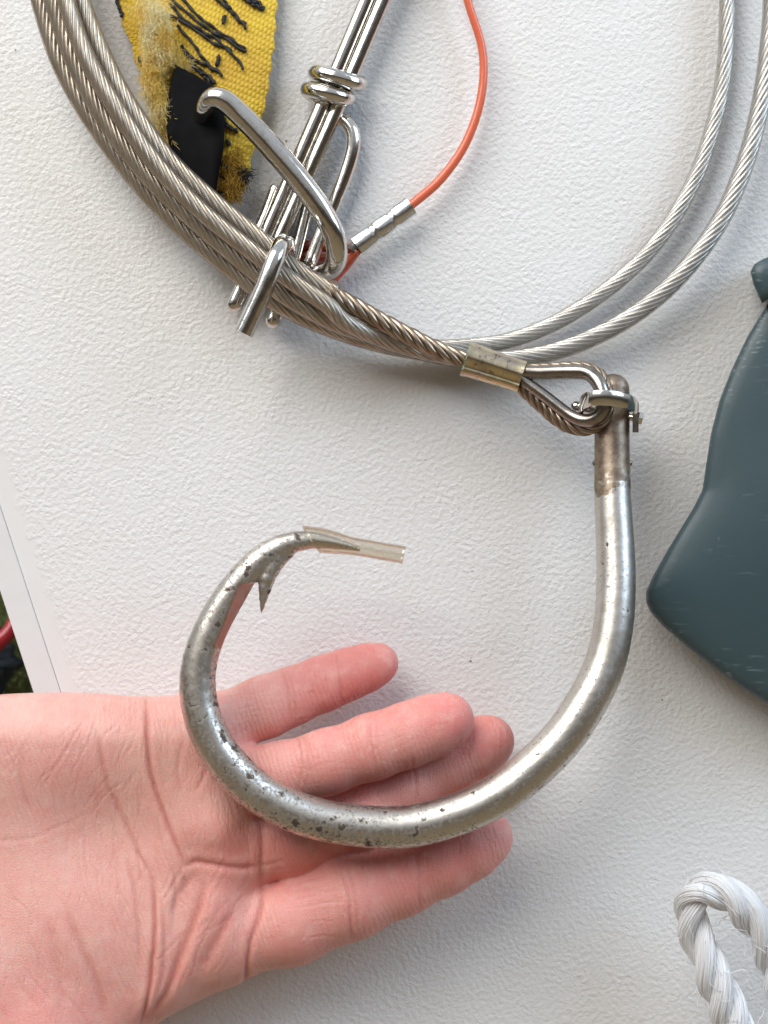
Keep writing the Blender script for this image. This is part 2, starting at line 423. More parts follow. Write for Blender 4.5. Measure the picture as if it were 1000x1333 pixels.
# ------------------------------------------------------------------ implicit-surface helpers
def mmP(x, y, h):
    s = (D-h)/D*PX; return np.array([(x-500)*s, h, -(y-666.5)*s])      # mm: (u, h, v)
def smin(a_, b_, k):
    h_ = np.clip(.5+.5*(b_-a_)/k, 0, 1); return b_*(1-h_)+a_*h_-k*h_*(1-h_)
def surface_nets(F):
    ins = F < 0
    cnt = np.zeros(np.array(F.shape)-1, np.int8)
    cs = [(i, j, k) for i in (0, 1) for j in (0, 1) for k in (0, 1)]
    def cor(A_, c_): return A_[c_[0]:A_.shape[0]-1+c_[0], c_[1]:A_.shape[1]-1+c_[1], c_[2]:A_.shape[2]-1+c_[2]]
    for c_ in cs: cnt += cor(ins, c_)
    act = (cnt > 0) & (cnt < 8); idx = np.argwhere(act); ids = -np.ones(act.shape, np.int64); ids[act] = np.arange(len(idx))
    acc = np.zeros((len(idx), 3)); num = np.zeros(len(idx))
    for ax_ in range(3):
        for a_ in (0, 1):
            for b_ in (0, 1):
                o0 = [0, 0, 0]; oth = [k for k in range(3) if k != ax_]; o0[oth[0]] = a_; o0[oth[1]] = b_; o1 = list(o0); o1[ax_] = 1
                f0 = F[tuple((idx+o0).T)]; f1 = F[tuple((idx+o1).T)]; x_ = (f0 < 0) != (f1 < 0); tt = f0[x_]/(f0[x_]-f1[x_])
                p = np.tile(np.array(o0, float), (x_.sum(), 1)); p[:, ax_] = tt; acc[x_] += p; num[x_] += 1
    V = idx+acc/num[:, None]; Q = []
    for ax_ in range(3):
        s0 = [slice(None)]*3; s1 = [slice(None)]*3; s0[ax_] = slice(0, -1); s1[ax_] = slice(1, None)
        e_ = np.argwhere(ins[tuple(s0)] != ins[tuple(s1)]); oth = [(ax_+1) % 3, (ax_+2) % 3]
        ok = (e_[:, oth[0]] > 0) & (e_[:, oth[1]] > 0) & (e_[:, oth[0]] < F.shape[oth[0]]-1) & (e_[:, oth[1]] < F.shape[oth[1]]-1); e_ = e_[ok]
        qd = []
        for da, db in ((-1, -1), (0, -1), (0, 0), (-1, 0)):
            c_ = e_.copy(); c_[:, oth[0]] += da; c_[:, oth[1]] += db; qd.append(ids[tuple(c_.T)])
        qd = np.stack(qd, 1); fl = ~ins[tuple(s0)][tuple(e_.T)]; qd[fl] = qd[fl][:, ::-1]; Q.append(qd)
    return V, np.vstack(Q)
def relax(V, Q, it, lam=.5):
    E = np.vstack([Q[:, [0, 1]], Q[:, [1, 2]], Q[:, [2, 3]], Q[:, [3, 0]]])
    for _ in range(it):
        s_ = np.zeros_like(V); n_ = np.zeros(len(V))
        for k in range(3): s_[:, k] = np.bincount(E[:, 0], V[E[:, 1], k], len(V))+np.bincount(E[:, 1], V[E[:, 0], k], len(V))
        n_ = np.bincount(E[:, 0], minlength=len(V))+np.bincount(E[:, 1], minlength=len(V)); V = V+lam*(s_/np.maximum(n_, 1)[:, None]-V)
    return V
def vnorm(V, Q):
    n = np.cross(V[Q[:, 2]]-V[Q[:, 0]], V[Q[:, 3]]-V[Q[:, 1]]); o = np.zeros_like(V)
    for k in range(4):
        for j in range(3): o[:, j] += np.bincount(Q[:, k], n[:, j], len(V))
    return o/(np.linalg.norm(o, axis=1)[:, None]+1e-12)
# ------------------------------------------------------------------ hook
def set_attr(o, name, rgb):
    a = o.data.color_attributes.new(name, 'FLOAT_COLOR', 'POINT')
    d = np.ones((len(o.data.vertices), 4), np.float32); d[:, :rgb.shape[1]] = rgb
    a.data.foreach_set('color', d.ravel())
def vco(o):
    a = np.empty(len(o.data.vertices)*3); o.data.vertices.foreach_get('co', a); return a.reshape(-1, 3)

hook_rows = [(798, 508, 16, 21.5), (797, 540, 16.5, 22.5), (797, 600, 18, 23), (798, 650, 19.5, 24), (801, 710, 21.5, 25), (802, 760, 23.5, 25.5),
    (799, 810, 25.5, 26), (789, 860, 27, 26.5), (768, 907, 28.5, 27), (733, 960, 29.8, 27.5), (688, 1005, 30.5, 27.5), (640, 1040, 31, 27.5), (580, 1065, 31.5, 27.5), (520, 1077, 32, 27.5), (450, 1073, 32.8, 27),
    (390, 1059, 33.6, 27), (333, 1029, 34.2, 26.5), (290, 986, 34.6, 25.5), (264, 935, 34.5, 24.5), (257, 885, 34, 23.5), (266, 840, 33.6, 22.5), (286, 797, 33.2, 21.5),
    (313, 757, 33, 20), (342, 726, 32.8, 18), (371, 709, 32.6, 15), (400, 703, 32.4, 12), (430, 706, 32.2, 8.5), (460, 713, 32, 4.5), (483, 719, 32, .8)]
hk = root('fish_hook', P(797, 487, 16), 'large worn silver steel fishing hook with barb, lying in the open hand', 'hook')
hp = pts(hook_rows); N = 420
q, u = smooth_path(hp, N); c, r = q[:, :3], q[:, 3]; t, nn, bb = frames(c)
HV = .32                                                        # mm voxels
toM = lambda p: np.stack([p[..., 0], -p[..., 1], p[..., 2]-Z0], -1)*1000
cm_, rm_, tm_ = toM(c), r*1000, np.stack([t[:, 0], -t[:, 1], t[:, 2]], 1)
mn = cm_.min(0)-8; mx = cm_.max(0)+8
hg = [np.arange(mn[k], mx[k], HV, dtype=np.float32) for k in range(3)]
HF = np.full([len(g_) for g_ in hg], 3.0, np.float32)
def stamp(pa, ra, pb, rb, flat=1.0, k=0.0):
    """one round cone into the grid"""
    lo_ = np.minimum(pa-ra, pb-rb)-3; hi_ = np.maximum(pa+ra, pb+rb)+3
    sl = tuple(slice(max(0, int((lo_[i]-hg[i][0])/HV)), max(0, int((hi_[i]-hg[i][0])/HV)+2)) for i in range(3))
    X, Hh, Vv = np.meshgrid(hg[0][sl[0]]-np.float32(pa[0]), hg[1][sl[1]]-np.float32(pa[1]), hg[2][sl[2]]-np.float32(pa[2]), indexing='ij')
    e_ = (pb-pa).astype(np.float32); kk = np.clip((X*e_[0]+Hh*e_[1]+Vv*e_[2])/(e_@e_), 0, 1)
    dd = np.sqrt((X-e_[0]*kk)**2+((Hh-e_[1]*kk)/flat)**2+(Vv-e_[2]*kk)**2)-(ra+(rb-ra)*kk)
    HF[sl] = np.minimum(HF[sl], dd) if k == 0 else smin(HF[sl], dd.astype(np.float32), k)
for i in range(0, N-6, 6): stamp(cm_[i], rm_[i], cm_[i+6], rm_[i+6])
# the slice cut for the barb: a flat chamfer on the inner front side of the bend, ending in a step under the barb
iA = np.argmin(np.linalg.norm(c-P(327, 766, 33), axis=1)); iB = np.argmin(np.linalg.norm(c-P(294, 834, 33), axis=1))
inn = cm_[N//2]*0+toM(P(540, 880, 33))-cm_[iA]; inn[1] = 0; inn /= np.linalg.norm(inn)
dA = inn*.88+np.array([0, .48, 0]); dA -= tm_[iA]*dA.dot(tm_[iA]); dA /= np.linalg.norm(dA)
A_, B_ = cm_[iA]+dA*rm_[iA]*.50, cm_[iB]+dA*rm_[iB]*.99
eAB = (A_-B_)/np.linalg.norm(A_-B_); nrm_ = dA-eAB*dA.dot(eAB); nrm_ /= np.linalg.norm(nrm_)
stp = eAB*.80-inn*.60; stp /= np.linalg.norm(stp)               # the step slopes back under the barb
lo_ = np.minimum(A_, B_)-9; hi_ = np.maximum(A_, B_)+9
sl = tuple(slice(max(0, int((lo_[i]-hg[i][0])/HV)), int((hi_[i]-hg[i][0])/HV)) for i in range(3))
X, Hh, Vv = np.meshgrid(*[hg[i][sl[i]] for i in range(3)], indexing='ij')
pl = lambda p, n: (X-p[0])*n[0]+(Hh-p[1])*n[1]+(Vv-p[2])*n[2]
HF[sl] = np.maximum(HF[sl], -np.maximum(np.maximum(-pl(A_, nrm_), pl(A_, stp)), -pl(B_-eAB*1.0, eAB)))
bt = [(372, 716, 32.8, 13), (360, 727, 33.1, 13.6), (352, 740, 33.5, 12.6), (347.5, 753, 33.9, 10.6), (345, 766, 34.1, 8.2), (343, 779, 34.1, 5.4), (341.5, 790, 34, 3), (340.6, 798, 33.9, 1.3)]
for (x1, y1, h1, r1), (x2, y2, h2, r2) in zip(bt[:-1], bt[1:]):
    stamp(mmP(x1, y1, h1), r1*PX*(D-h1)/D, mmP(x2, y2, h2), r2*PX*(D-h2)/D, .85, .5)
HVt, HQ = surface_nets(HF); HVt = np.stack([hg[k][0]+HVt[:, k]*HV for k in range(3)], 1); HVt = relax(HVt, HQ, 3, .5)
hn = vnorm(HVt, HQ)
if hn[np.argmax(HVt[:, 1])][1] < 0: HQ = HQ[:, ::-1]; hn = -hn
near = np.concatenate([np.argmin(((HVt[i:i+4000, None, :]-cm_[None, ::3])**2).sum(2), 1)*3 for i in range(0, len(HVt), 4000)])
uv_ = u[near]; uf = uv_/u[-1]; outd = HVt-cm_[near]; outd /= np.linalg.norm(outd, axis=1)[:, None]+1e-9
rust = np.clip(1-(uv_-L(88))/L(75), 0, 1.3)-.5*np.clip((uv_-L(100))/L(55), 0, 1)
down = np.clip(-(outd@np.array([-.75, 0, .65]))*.9+.1, -1, 1)
wear = np.clip(.12+np.clip((uf-.42)*5, 0, 1)*.25+np.exp(-((uf-.62)/.2)**2)*(.45+.45*down)+.25*np.exp(-((uf-.86)/.06)**2), 0, 1)
fac = (np.abs((HVt-A_)@nrm_) < .16) & (np.linalg.norm(HVt-(A_+B_)/2, axis=1) < np.linalg.norm(A_-B_)/2+1.5) & (hn@nrm_ > .8)
me = bpy.data.meshes.new('shank_and_bend'); me.from_pydata(np.stack([HVt[:, 0]*MM, -HVt[:, 1]*MM, Z0+HVt[:, 2]*MM], 1).tolist(), [], HQ[:, ::-1].tolist()); me.update()
me.polygons.foreach_set('use_smooth', [True]*len(me.polygons)); me.materials.append(M['hook'])
body = bpy.data.objects.new('shank_and_bend', me); col.objects.link(body); body.parent = hk; body.matrix_parent_inverse = hk.matrix_world.inverted()
set_attr(body, 'wear', np.stack([wear, rust, fac.astype(float)], 1))
# small solder nubs at the base of the stained eye
for x_ in (776.5, 818):
    mb = MB(); mb.tube(pts([(x_-1.5, 603, 17.5, 4), (x_+1.5, 603, 17.5, 4)]), 12, 6, (True, True)); nb = mb.build('nub', M['hook'], hk)
    set_attr(nb, 'wear', np.tile([.3, 1, 0.0], (len(nb.data.vertices), 1)))

# clear sleeve over the point: thin-walled, obliquely cut at the hook end
tb = root('clear_tube', P(460, 711, 32), 'short amber clear plastic tube pushed over the point of the hook', 'tube')
q3, u3 = smooth_path(pts([(404, 701.5, 32.4, 15.2), (419, 704, 32.3, 16.4), (437, 707, 32.2, 14.6), (456, 710.5, 32, 12), (480, 714.5, 32, 11.5), (505, 719, 32, 11.5), (523, 722, 32, 11.6), (526, 722.6, 32, 12.2)]), 40)
c3, r3 = q3[:, :3], q3[:, 3]; t3, n3, b3 = frames(c3)
a = np.linspace(0, 2*math.pi, 28, endpoint=False)
def tr(k):
    Rr = c3[:, None]+(r3*k)[:, None, None]*(np.cos(a)[None, :, None]*n3[:, None]+np.sin(a)[None, :, None]*b3[:, None])
    sh = np.exp(-(u3/L(9, 32))**2)[:, None, None]*(np.sin(a)[None, :, None]*t3[:, None])*L(13, 32)*tsgn
    wob = 1+.05*np.exp(-(u3/L(26, 32))**2)[:, None]*np.sin(3*a+1)[None, :]
    return c3[:, None]+(Rr-c3[:, None])*wob[:, :, None]+sh
tsgn = 1.0 if b3[0][2] < 0 else -1.0
Ro, Ri = tr(1.0), tr(.87)
mb = MB(); mb.rings(np.concatenate([Ro, Ri[::-1], Ro[:1]]), caps=False); mb.build('sleeve', M['amber_tube'], tb)

# ------------------------------------------------------------------ wire rope
def resample(rows, step=3.0):
    p = pts(rows); ln_ = np.linalg.norm(np.diff(p[:, :3], axis=0), axis=1).sum()
    return smooth_path(p, int(ln_/(step*PX*MM)))
def rope(name, rows, mat, parent, pitch=150, lay=10, wires=7, phase=0.0, step=3.2, core=True, scal=.13):
    """twisted strands, each with a scalloped wire profile; one mesh"""
    q, u = resample(rows, step); c, r = q[:, :3], q[:, 3]; t, n, b = frames(c)
    mb = MB(); K = 16
    a = np.linspace(0, 2*math.pi, K, endpoint=False)
    for s in range(lay):
        ph = phase+2*math.pi*s/lay+2*math.pi*u/L(pitch, 12)
        rs_ = math.sin(math.pi/lay)/(1+math.sin(math.pi/lay)); sc_ = c+(r*(1-rs_))[:, None]*(np.cos(ph)[:, None]*n+np.sin(ph)[:, None]*b)
        ts, ns, bs = frames(sc_, up=n[0])
        rad = (r*rs_*1.04)[:, None]*(1+scal*np.cos(wires*a[None, :]-2*math.pi*u[:, None]/L(pitch*.55, 12)*1.0))
        mb.rings(sc_[:, None]+rad[:, :, None]*(np.cos(a)[None, :, None]*ns[:, None]+np.sin(a)[None, :, None]*bs[:, None]))
    if core: mb.rings(c[:, None]+(r*(1-1.8*rs_))[:, None, None]*(np.cos(a)[None, ::2, None]*n[:, None]+np.sin(a)[None, ::2, None]*b[:, None]))
    return mb.build(name, mat, parent)
def coated(rows, parent, jmat, phase, k=.86, jrows=None):
    o = rope('wire_loop', [(x, y, h, r*k) for x, y, h, r in rows], M['strand_steel'], parent, phase=phase)
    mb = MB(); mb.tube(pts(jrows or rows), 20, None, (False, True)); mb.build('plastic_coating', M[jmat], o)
    return o
wr = root('wire_trace', P(640, 468, 16), 'coil of plastic-coated steel wire rope with crimped eye, hanging on the white wall', 'wire rope')
def lane(off, h):
    """a lane of the left bundle; off = pixels in from the bundle's upper right edge"""
    up = [(70, -330), (84, -180), (103, -60), (118, 0), (141, 62), (176, 126), (226, 195), (281, 250), (342, 300), (398, 344), (441, 371)]
    p = np.array(up, float); tt = np.gradient(p, axis=0); tt /= np.linalg.norm(tt, axis=1)[:, None]
    nrm = np.stack([-tt[:, 1], tt[:, 0]], 1)
    wob = np.sin(np.arange(len(p))*1.7+off*.9)*1.3
    return [(x, y, h, 12.3) for x, y in p+nrm*(off+wob[:, None])]
c1 = lane(12, 15.0); c2_ = lane(30, 19.0); c3_ = lane(48, 15.3); c4_ = lane(64, 11.8)
end1 = [(433, 383, 15.2, 12.0), (500, 420, 15.6, 11.5), (560, 451, 16, 11.5), (604, 469, 16, 11.2), (625, 474, 16, 11)]
cj = c1[:-1]+[(426, 374, 15.2, 12.8), (438, 381.5, 15.2, 14)]
o1 = rope('wire_loop', [(x, y, h, r*.86) for x, y, h, r in c1[:-1]]+[(436, 383, 15.2, 10.8)], M['strand_steel'], wr)
mb = MB(); mb.tube(pts(cj), 20, None, (False, False)); mb.build('plastic_coating', M['jacket_graded'], o1)
rope('bare_wire', [(425, 377, 15.2, 11)]+end1, M['bare_strand_steel'], wr, pitch=100, lay=6, phase=1.0, scal=.16)
B = [(500, 443, 12.5, 12), (560, 460, 9.5, 12), (620, 469, 7, 12), (690, 464, 6.5, 12.2), (752, 447, 7, 12.4), (820, 413, 7.5, 12.4), (880, 364, 8, 12.4), (930, 300, 8, 12.4), (962, 235, 8, 12.4), (985, 160, 8, 12.4), (1000, 70, 8, 12.4), (1006, -40, 8, 12.4), (1000, -320, 8, 12.4)]
A = [(500, 441, 9.5, 11.6), (560, 452, 6, 11.2), (616, 450, 4.5, 10.8), (670, 441, 4.5, 10.8), (736, 413, 4.5, 10.8), (808, 363, 4.6, 10.8), (862, 306, 4.6, 10.8), (904, 234, 4.6, 10.8), (929, 162, 4.6, 10.8), (943, 90, 4.6, 10.8), (947, 0, 4.6, 10.8), (945, -150, 4.6, 10.8), (930, -320, 4.6, 10.8)]
coated(c2_+[(450, 420, 17, 12.2)]+B, wr, 'jacket_graded', .4)
coated(c3_+[(452, 428, 12.5, 12)]+A, wr, 'jacket_graded', 1.9)
coated(c4_[:-1]+[(432, 428, 9.2, 12), (500, 449, 6, 11.8), (560, 460, 4, 11.5), (625, 470, 2.8, 11)], wr, 'jacket_graded', .9)

# crimp ferrule: flattened double-barrel sleeve
FROT = .45
fa, fb = np.array([606.5, 467.]), np.array([680., 490.5]); ax = fb-fa; ax /= np.linalg.norm(ax); pn = np.array([-ax[1], ax[0]])
def sleeve(name, fa, fb, ra, rb, depth, hA, hB, mat, parent, waist=.10, seg=40, n=26, wall_=.8, flare=.05, ribs=None, rot=0.0):
    A3, B3 = P(*fa, hA), P(*fb, hB); tt = (B3-A3)/np.linalg.norm(B3-A3)
    fr = np.array([0, -1, 0]); fr = fr-tt*fr.dot(tt); fr /= np.linalg.norm(fr); sd = np.cross(tt, fr)
    a = np.linspace(0, 2*math.pi, seg, endpoint=False); rg = []
    for k in np.linspace(0, 1, n):
        rr = ra+(rb-ra)*k; rr *= 1+flare*(abs(2*k-1)**6)
        if ribs is not None: rr *= ribs(k)
        prof = 1-waist*np.exp(-((a-(rot if rot > 0 else 2*math.pi+rot))/.28)**2)
        xx = np.sin(a)*L(rr, hA)*(1.0); yy = np.cos(a)*L(rr, hA)*depth*prof
        rg.append(A3+(B3-A3)*k+xx[:, None]*sd+yy[:, None]*fr)
    rg = np.array(rg); ctr = rg.mean(1, keepdims=True); inn = ctr+(rg-ctr)*wall_
    mb = MB(); mb.rings(np.concatenate([rg, inn[::-1], rg[:1]]), caps=False); return mb.build(name, mat, parent, sharp=38)
fe = sleeve('crimp_ferrule', fa, fb, 22.5, 20.5, .74, 16, 17.5, M['brass_plate'], wr, waist=.26, rot=FROT, seg=64)
sleeve('verdigris_rim', fa-ax*1.2, fa+ax*.8, 23.2, 23.2, .755, 16, 16, M['verdigris'], wr, waist=.26, n=4, wall_=.72, flare=.0, rot=FROT, seg=64)
# thimble and the wire round it
th = [(672, 483, 17, 9), (700, 485, 17.6, 9.6), (735, 484, 18.6, 10), (762, 485, 20, 10), (776, 494, 22, 10), (784, 509, 23.4, 10), (786.5, 526, 23.8, 10), (781, 540, 23.5, 9.5), (768, 547, 22.4, 9), (754, 546, 21, 8.6), (738, 538, 19.8, 8.4), (712, 518, 18.4, 8.2), (690, 502, 17.4, 8), (674, 491, 17, 7.6)]
mb = MB(); mb.tube(pts(th), 20, 160); mb.build('thimble', M['dark_steel'], wr)
tw = [(660, 481, 15.4, 8), (686, 482, 15, 8), (720, 480.5, 15.4, 8.4), (758, 479.5, 16.6, 8.6), (780, 488, 18.6, 8.4), (789, 506, 20.4, 8), (791.5, 526, 20.8, 8), (785, 547, 20.4, 8.8), (770, 556, 19.6, 9.6), (752, 557, 18.6, 10), (730, 548, 17.6, 10), (704, 526, 16.4, 10), (684, 508, 16, 9.6), (664, 492, 16, 9)]
rope('eye_wire', tw, M['bare_strand_steel'], wr, pitch=78, lay=6, scal=.16, step=2.4)

# small shackle joining thimble and hook
sh = root('shackle', P(793, 535, 20), 'small bright steel shackle joining wire thimble to hook eye', 'shackle')
bp = smooth_path(np.array([np.r_[P(x, y, h), 0] for x, y, h in [(828, 537, 14), (828, 533, 18.5), (825, 528, 23), (816, 522.5, 26.6), (801, 519, 28.6), (785, 517.5, 29.2), (770, 519, 28), (760, 524, 24.5), (757, 530, 20), (758, 533, 17)]]), 70)[0][:, :3]
t5 = np.gradient(bp, axis=0); t5 /= np.linalg.norm(t5, axis=1)[:, None]
wdir = np.array([.02, -.10, 1.0])
W = np.array([wdir-tt*wdir.dot(tt) for tt in t5]); W /= np.linalg.norm(W, axis=1)[:, None]
Tn = np.cross(t5, W)
wd, thk = L(10, 25), L(3.6, 25)
prof = [(-1, -.55), (-.8, -1), (.8, -1), (1, -.55), (1, .55), (.8, 1), (-.8, 1), (-1, .55)]
mb = MB(); mb.rings(np.array([[bp[i]+W[i]*wd*a_+Tn[i]*thk*b_ for a_, b_ in prof] for i in range(len(bp))])); mb.build('bow', M['stainless'], sh, sharp=50)
mb = MB(); mb.rings(np.array([[P(x_, y_, h_) for x_, y_, h_ in ((823.5, yy0, 13), (831.5, yy0, 13), (831.5, yy0, 21), (823.5, yy0, 21))] for yy0 in (524, 548, 560, 563)])); mb.build('lug', M['stainless'], sh, smooth=False)
mb = MB(); mb.tube(pts([(752, 531, 16, 5.5), (795, 539, 16, 5), (836, 546, 16, 5)]), 14, 16); mb.build('pin', M['stainless'], sh)
mb = MB(); mb.tube(pts([(750, 529, 16.5, 7), (757, 531, 16.5, 7.5)]), 16, 6, (True, True)); mb.build('pin_end', M['stainless'], sh)
mb = MB(); mb.tube(pts([(830.5, 544, 16.5, 9), (836, 545.5, 16.5, 8.6)]), 6, 4); mb.build('pin_head', M['stainless'], sh, smooth=False)

# ------------------------------------------------------------------ snap clip
sn = root('snap_clip', P(390, 200, 6), 'long polished stainless wire snap clip with coiled collar, hooked through the wire bundle', 'clip')
def rod(name, rows, ends=(True, True), mat='stainless', seg=44):
    mb = MB(); mb.tube(pts(rows), seg, None, ends); R_ = mb.v[-1].reshape(-1, seg, 3)
    a_ = np.linspace(0, 2*math.pi, seg, endpoint=False); ph_ = rng.uniform(0, 6, 3)
    k_ = .010*np.sin(5*a_+ph_[0])+.007*np.sin(9*a_+ph_[1])+.005*np.sin(14*a_+ph_[2])     # drawn-wire ridges along the length
    c_ = R_.mean(1, keepdims=True); mb.v[-1] = (c_+(R_-c_)*(1+k_)[None, :, None]).reshape(-1, 3)
    return mb.build(name, M[mat], sn, sharp=60)
rod('rod', [(557, -190, 7, 9.9), (477, 0, 7, 9.9), (415.5, 146, 6.6, 9.9), (349, 299, 5.8, 9.9), (306, 396, 5.4, 11)])
rod('rod', [(588, -200, 7, 9.9), (499, 0, 7, 9.9), (435, 150, 6.6, 9.9), (372, 292, 5.8, 9.8), (338, 366, 5.4, 9.8)])
rod('rod', [(401, 268, 4.5, 8.2), (385, 330, 4.6, 8.6), (366, 390, 5.2, 9.8), (356, 417, 5.4, 11)])
rod('rod', [(358, 247, 2.6, 8), (346, 280, 2.6, 8), (330, 316, 2.6, 8)])
rod('bail', [(420, 138, 3.6, 9.6), (434, 150, 4.2, 9.6), (449, 158, 5, 9.6), (459, 173, 5.4, 9.8), (459, 194, 5.4, 9.8), (451, 223, 5.2, 9.8), (436, 262, 5, 9.6), (419, 303, 4.8, 9.4), (404, 342, 4.6, 9)])
rod('gate_wire', [(374, 334, 8.5, 11), (373.5, 326, 12, 12.4), (371.5, 318, 17, 12.4), (367, 319, 21.5, 12.6), (361, 331, 24.4, 12.6), (354, 347, 25.4, 12.6), (342, 380, 25.5, 12.8), (317, 434, 25, 13)], (True, False))
rod('hook_arm', [(262, 160, 8.5, 12), (264, 149, 12, 12.6), (268, 138, 16, 13.4), (277, 128, 18.6, 14), (291, 130, 19, 14.6), (310, 146, 18.6, 15), (345, 182, 18.4, 15.3), (385, 228, 18.2, 15.3), (416, 270, 17.5, 15), (434, 303, 16.2, 14.6), (439, 330, 14, 14), (434, 347, 11, 13), (424, 354, 8, 11.5), (412, 357, 6, 10)])
# collar coil: two turns round both rods
rows = []
dv = np.array([-.42, .907]); pv = np.array([.907, .42]); c0 = np.array([437.5, 100.])
for k in np.linspace(0, 1, 60):
    a = .15+k*3.5*math.pi
    cc = c0+dv*(k*42-5); xx = math.cos(a)*(26 if a > .9 else 32); hh = math.sin(a)*4.4
    p_ = cc+pv*xx; rows.append((p_[0], p_[1], 6.8+hh, 10.6))
rod('collar_coil', rows, (False, True))

# ------------------------------------------------------------------ orange line and its crimp
ol = root('orange_line', P(620, 120, 5), 'translucent orange nylon line with crimped silver sleeve, looped onto the clip', 'line')
mb = MB(); mb.tube(pts([(560, -180, 5, 5.4), (592, -60, 5, 5.4), (611, 8, 5, 5.4), (627, 60, 5, 5.5), (629, 106, 5, 5.6), (620, 152, 5, 5.8), (601, 196, 5, 6), (572, 235, 5.2, 6.2), (540, 263, 5.6, 6.2), (520, 279, 6, 5.6)]), 16); mb.build('line', M['orange_nylon'], ol)
mb = MB()
mb.tube(pts([(468, 317, 6, 6), (446, 326, 4, 6), (420, 322, 2.2, 6.5), (396, 320, 1.8, 7), (377, 330, 1.8, 7), (374, 346, 2, 7), (392, 357, 2, 7), (425, 366, 2.2, 7), (445, 352, 3, 6), (466, 325, 6, 6)]), 14)
mb.tube(pts([(430, 332, 2.2, 6), (410, 333, 2, 7.5), (390, 335, 1.9, 7.5), (380, 342, 2, 6.5)]), 14, None, (True, True))
mb.build('loop', M['orange_nylon'], ol)
def ribs(k):
    return 1.0-.09/(1+math.exp(-(k-.30)*160))/(1+math.exp((k-.37)*160))-.08/(1+math.exp(-(k-.64)*160))/(1+math.exp((k-.70)*160))+.03*math.sin(k*17)
sleeve('crimp_sleeve', (464, 321), (535, 268), 12.8, 12.8, .7, 6, 6, M['aluminium'], ol, waist=.15, n=60, wall_=.72, flare=.06, ribs=ribs, rot=.9)
mb = MB(); mb.tube(pts([(468, 316, 6, 6.5), (460, 322, 6, 6.8), (456, 326, 6, 6.6)]), 12, 8); mb.build('line_tail', M['clear_nylon'], ol)

# ------------------------------------------------------------------ yellow strap
ys = root('webbing_strap', P(270, 80, 6), 'frayed yellow webbing strap with loose black stitching and black tube', 'strap')
yy = [-120, -60, 0, 50, 90, 120, 150, 190, 215, 235, 255, 264]
xl = [140, 146, 152, 167, 182, 203, 222, 252, 270, 281, 284, 290]; xr = [372, 366, 360, 357, 352, 348, 341, 330, 325, 321, 310, 300]
ny, nx = 380, 210
Y = np.linspace(-120, 264, ny); XL = np.interp(Y, yy, xl); XR = np.interp(Y, yy, xr)
XR = XR+1.3*np.sin(Y/4.2)+rng.normal(0, .5, ny); XL = XL+2*np.sin(Y/7.)+rng.normal(0, .8, ny)
Tt = np.linspace(0, 1, nx)
GX = XL[:, None]+(XR-XL)[:, None]*Tt; GY = Y[:, None]+0*GX+18*(Tt[None]-.5)*0
# weave: oval floats in offset rows, tilted with the strap
uu_ = (GX-150)/5.4+GY/38.+.25*np.sin(GY/31.); vv_ = (GY+.3*GX)/7.6+.2*np.sin(GX/23.)
vs = vv_+.5*(np.floor(uu_) % 2)
cell = np.sin(math.pi*(uu_ % 1))**.7*np.sin(math.pi*(vs % 1))**.6
hump = 7.4-2.2*(Tt[None]-.55)**2*4+1.0*np.sin(GY/70.)+cell*.24
curl = np.clip((GY-215)/50, 0, 1)*-1.2
H = hump+curl
front = np.array([[P(GX[i, j], GY[i, j], H[i, j]) for j in range(nx)] for i in range(ny)])
back = front[::6, ::6].copy(); back[:, :, 1] += .0019
mb = MB(); f = [(i*nx+j, i*nx+j+1, (i+1)*nx+j+1, (i+1)*nx+j) for i in range(ny-1) for j in range(nx-1)]
mb.add(front.reshape(-1, 3), f)
# edge skirts and back
def skirt(line):
    b = line.copy(); b[:, 1] += .0019; n = len(line)
    mb.add(np.vstack([line, b]), [(i, i+1, n+i+1, n+i) for i in range(n-1)])
skirt(front[:, 0]); skirt(front[:, -1]); skirt(front[-1]); skirt(front[0])
nb_, mb_ = back.shape[:2]
mb.add(back.reshape(-1, 3), [(i*mb_+j, (i+1)*mb_+j, (i+1)*mb_+j+1, i*mb_+j+1) for i in range(nb_-1) for j in range(mb_-1)])
wb = mb.build('webbing', M['yellow_webbing'], ys)
wvv = np.ones((len(wb.data.vertices), 1)); wvv[:nx*ny, 0] = cell.ravel(); set_attr(wb, 'weave', np.repeat(wvv, 3, 1))
def hsurf(x, y):
    return 7.6-2.2*((x-np.interp(y, yy, xl))/max(1, np.interp(y, yy, xr)-np.interp(y, yy, xl))-.55)**2*4+1.0*math.sin(y/70.)-1.2*np.clip((y-215)/50, 0, 1)
stitches = [[(216, -14), (226, 2), (241, 14), (265, 34), (289, 48), (319, 67)], [(232, -10), (246, 8), (262, 24), (288, 43), (318, 62)], [(219, 19), (243, 31), (274, 53), (303, 70), (316, 90)],
    [(231, 34), (250, 55), (267, 79), (289, 98)], [(236, 60), (253, 77), (272, 87), (289, 97)], [(248, 84), (260, 94), (273, 107)], [(240, 66), (252, 84), (268, 96), (278, 106)],
    [(276, -8), (290, 6), (306, 19), (320, 36)], [(282, -12), (296, 6), (308, 24), (319, 31)], [(308, -10), (324, 3), (342, 12)], [(318, -12), (330, -2), (340, 6)], [(322, -6), (334, 6), (343, 10)],
    [(222, 4), (236, 22), (256, 36), (280, 50), (300, 66)], [(292.5, 21), (290.5, 30)], [(285.5, 73), (282.5, 84)], [(276, 104), (279, 108)], [(292, 156), (299, 165), (309, 171)], [(294, 163), (303, 169)],
    [(296, 183), (298, 188)], [(287, 212), (293, 217), (297, 219)], [(286, 228), (292, 231)], [(284, 250), (288, 258)], [(181, 76), (185, 84), (188, 96)], [(152, 0), (155, 10), (159, 20)]]
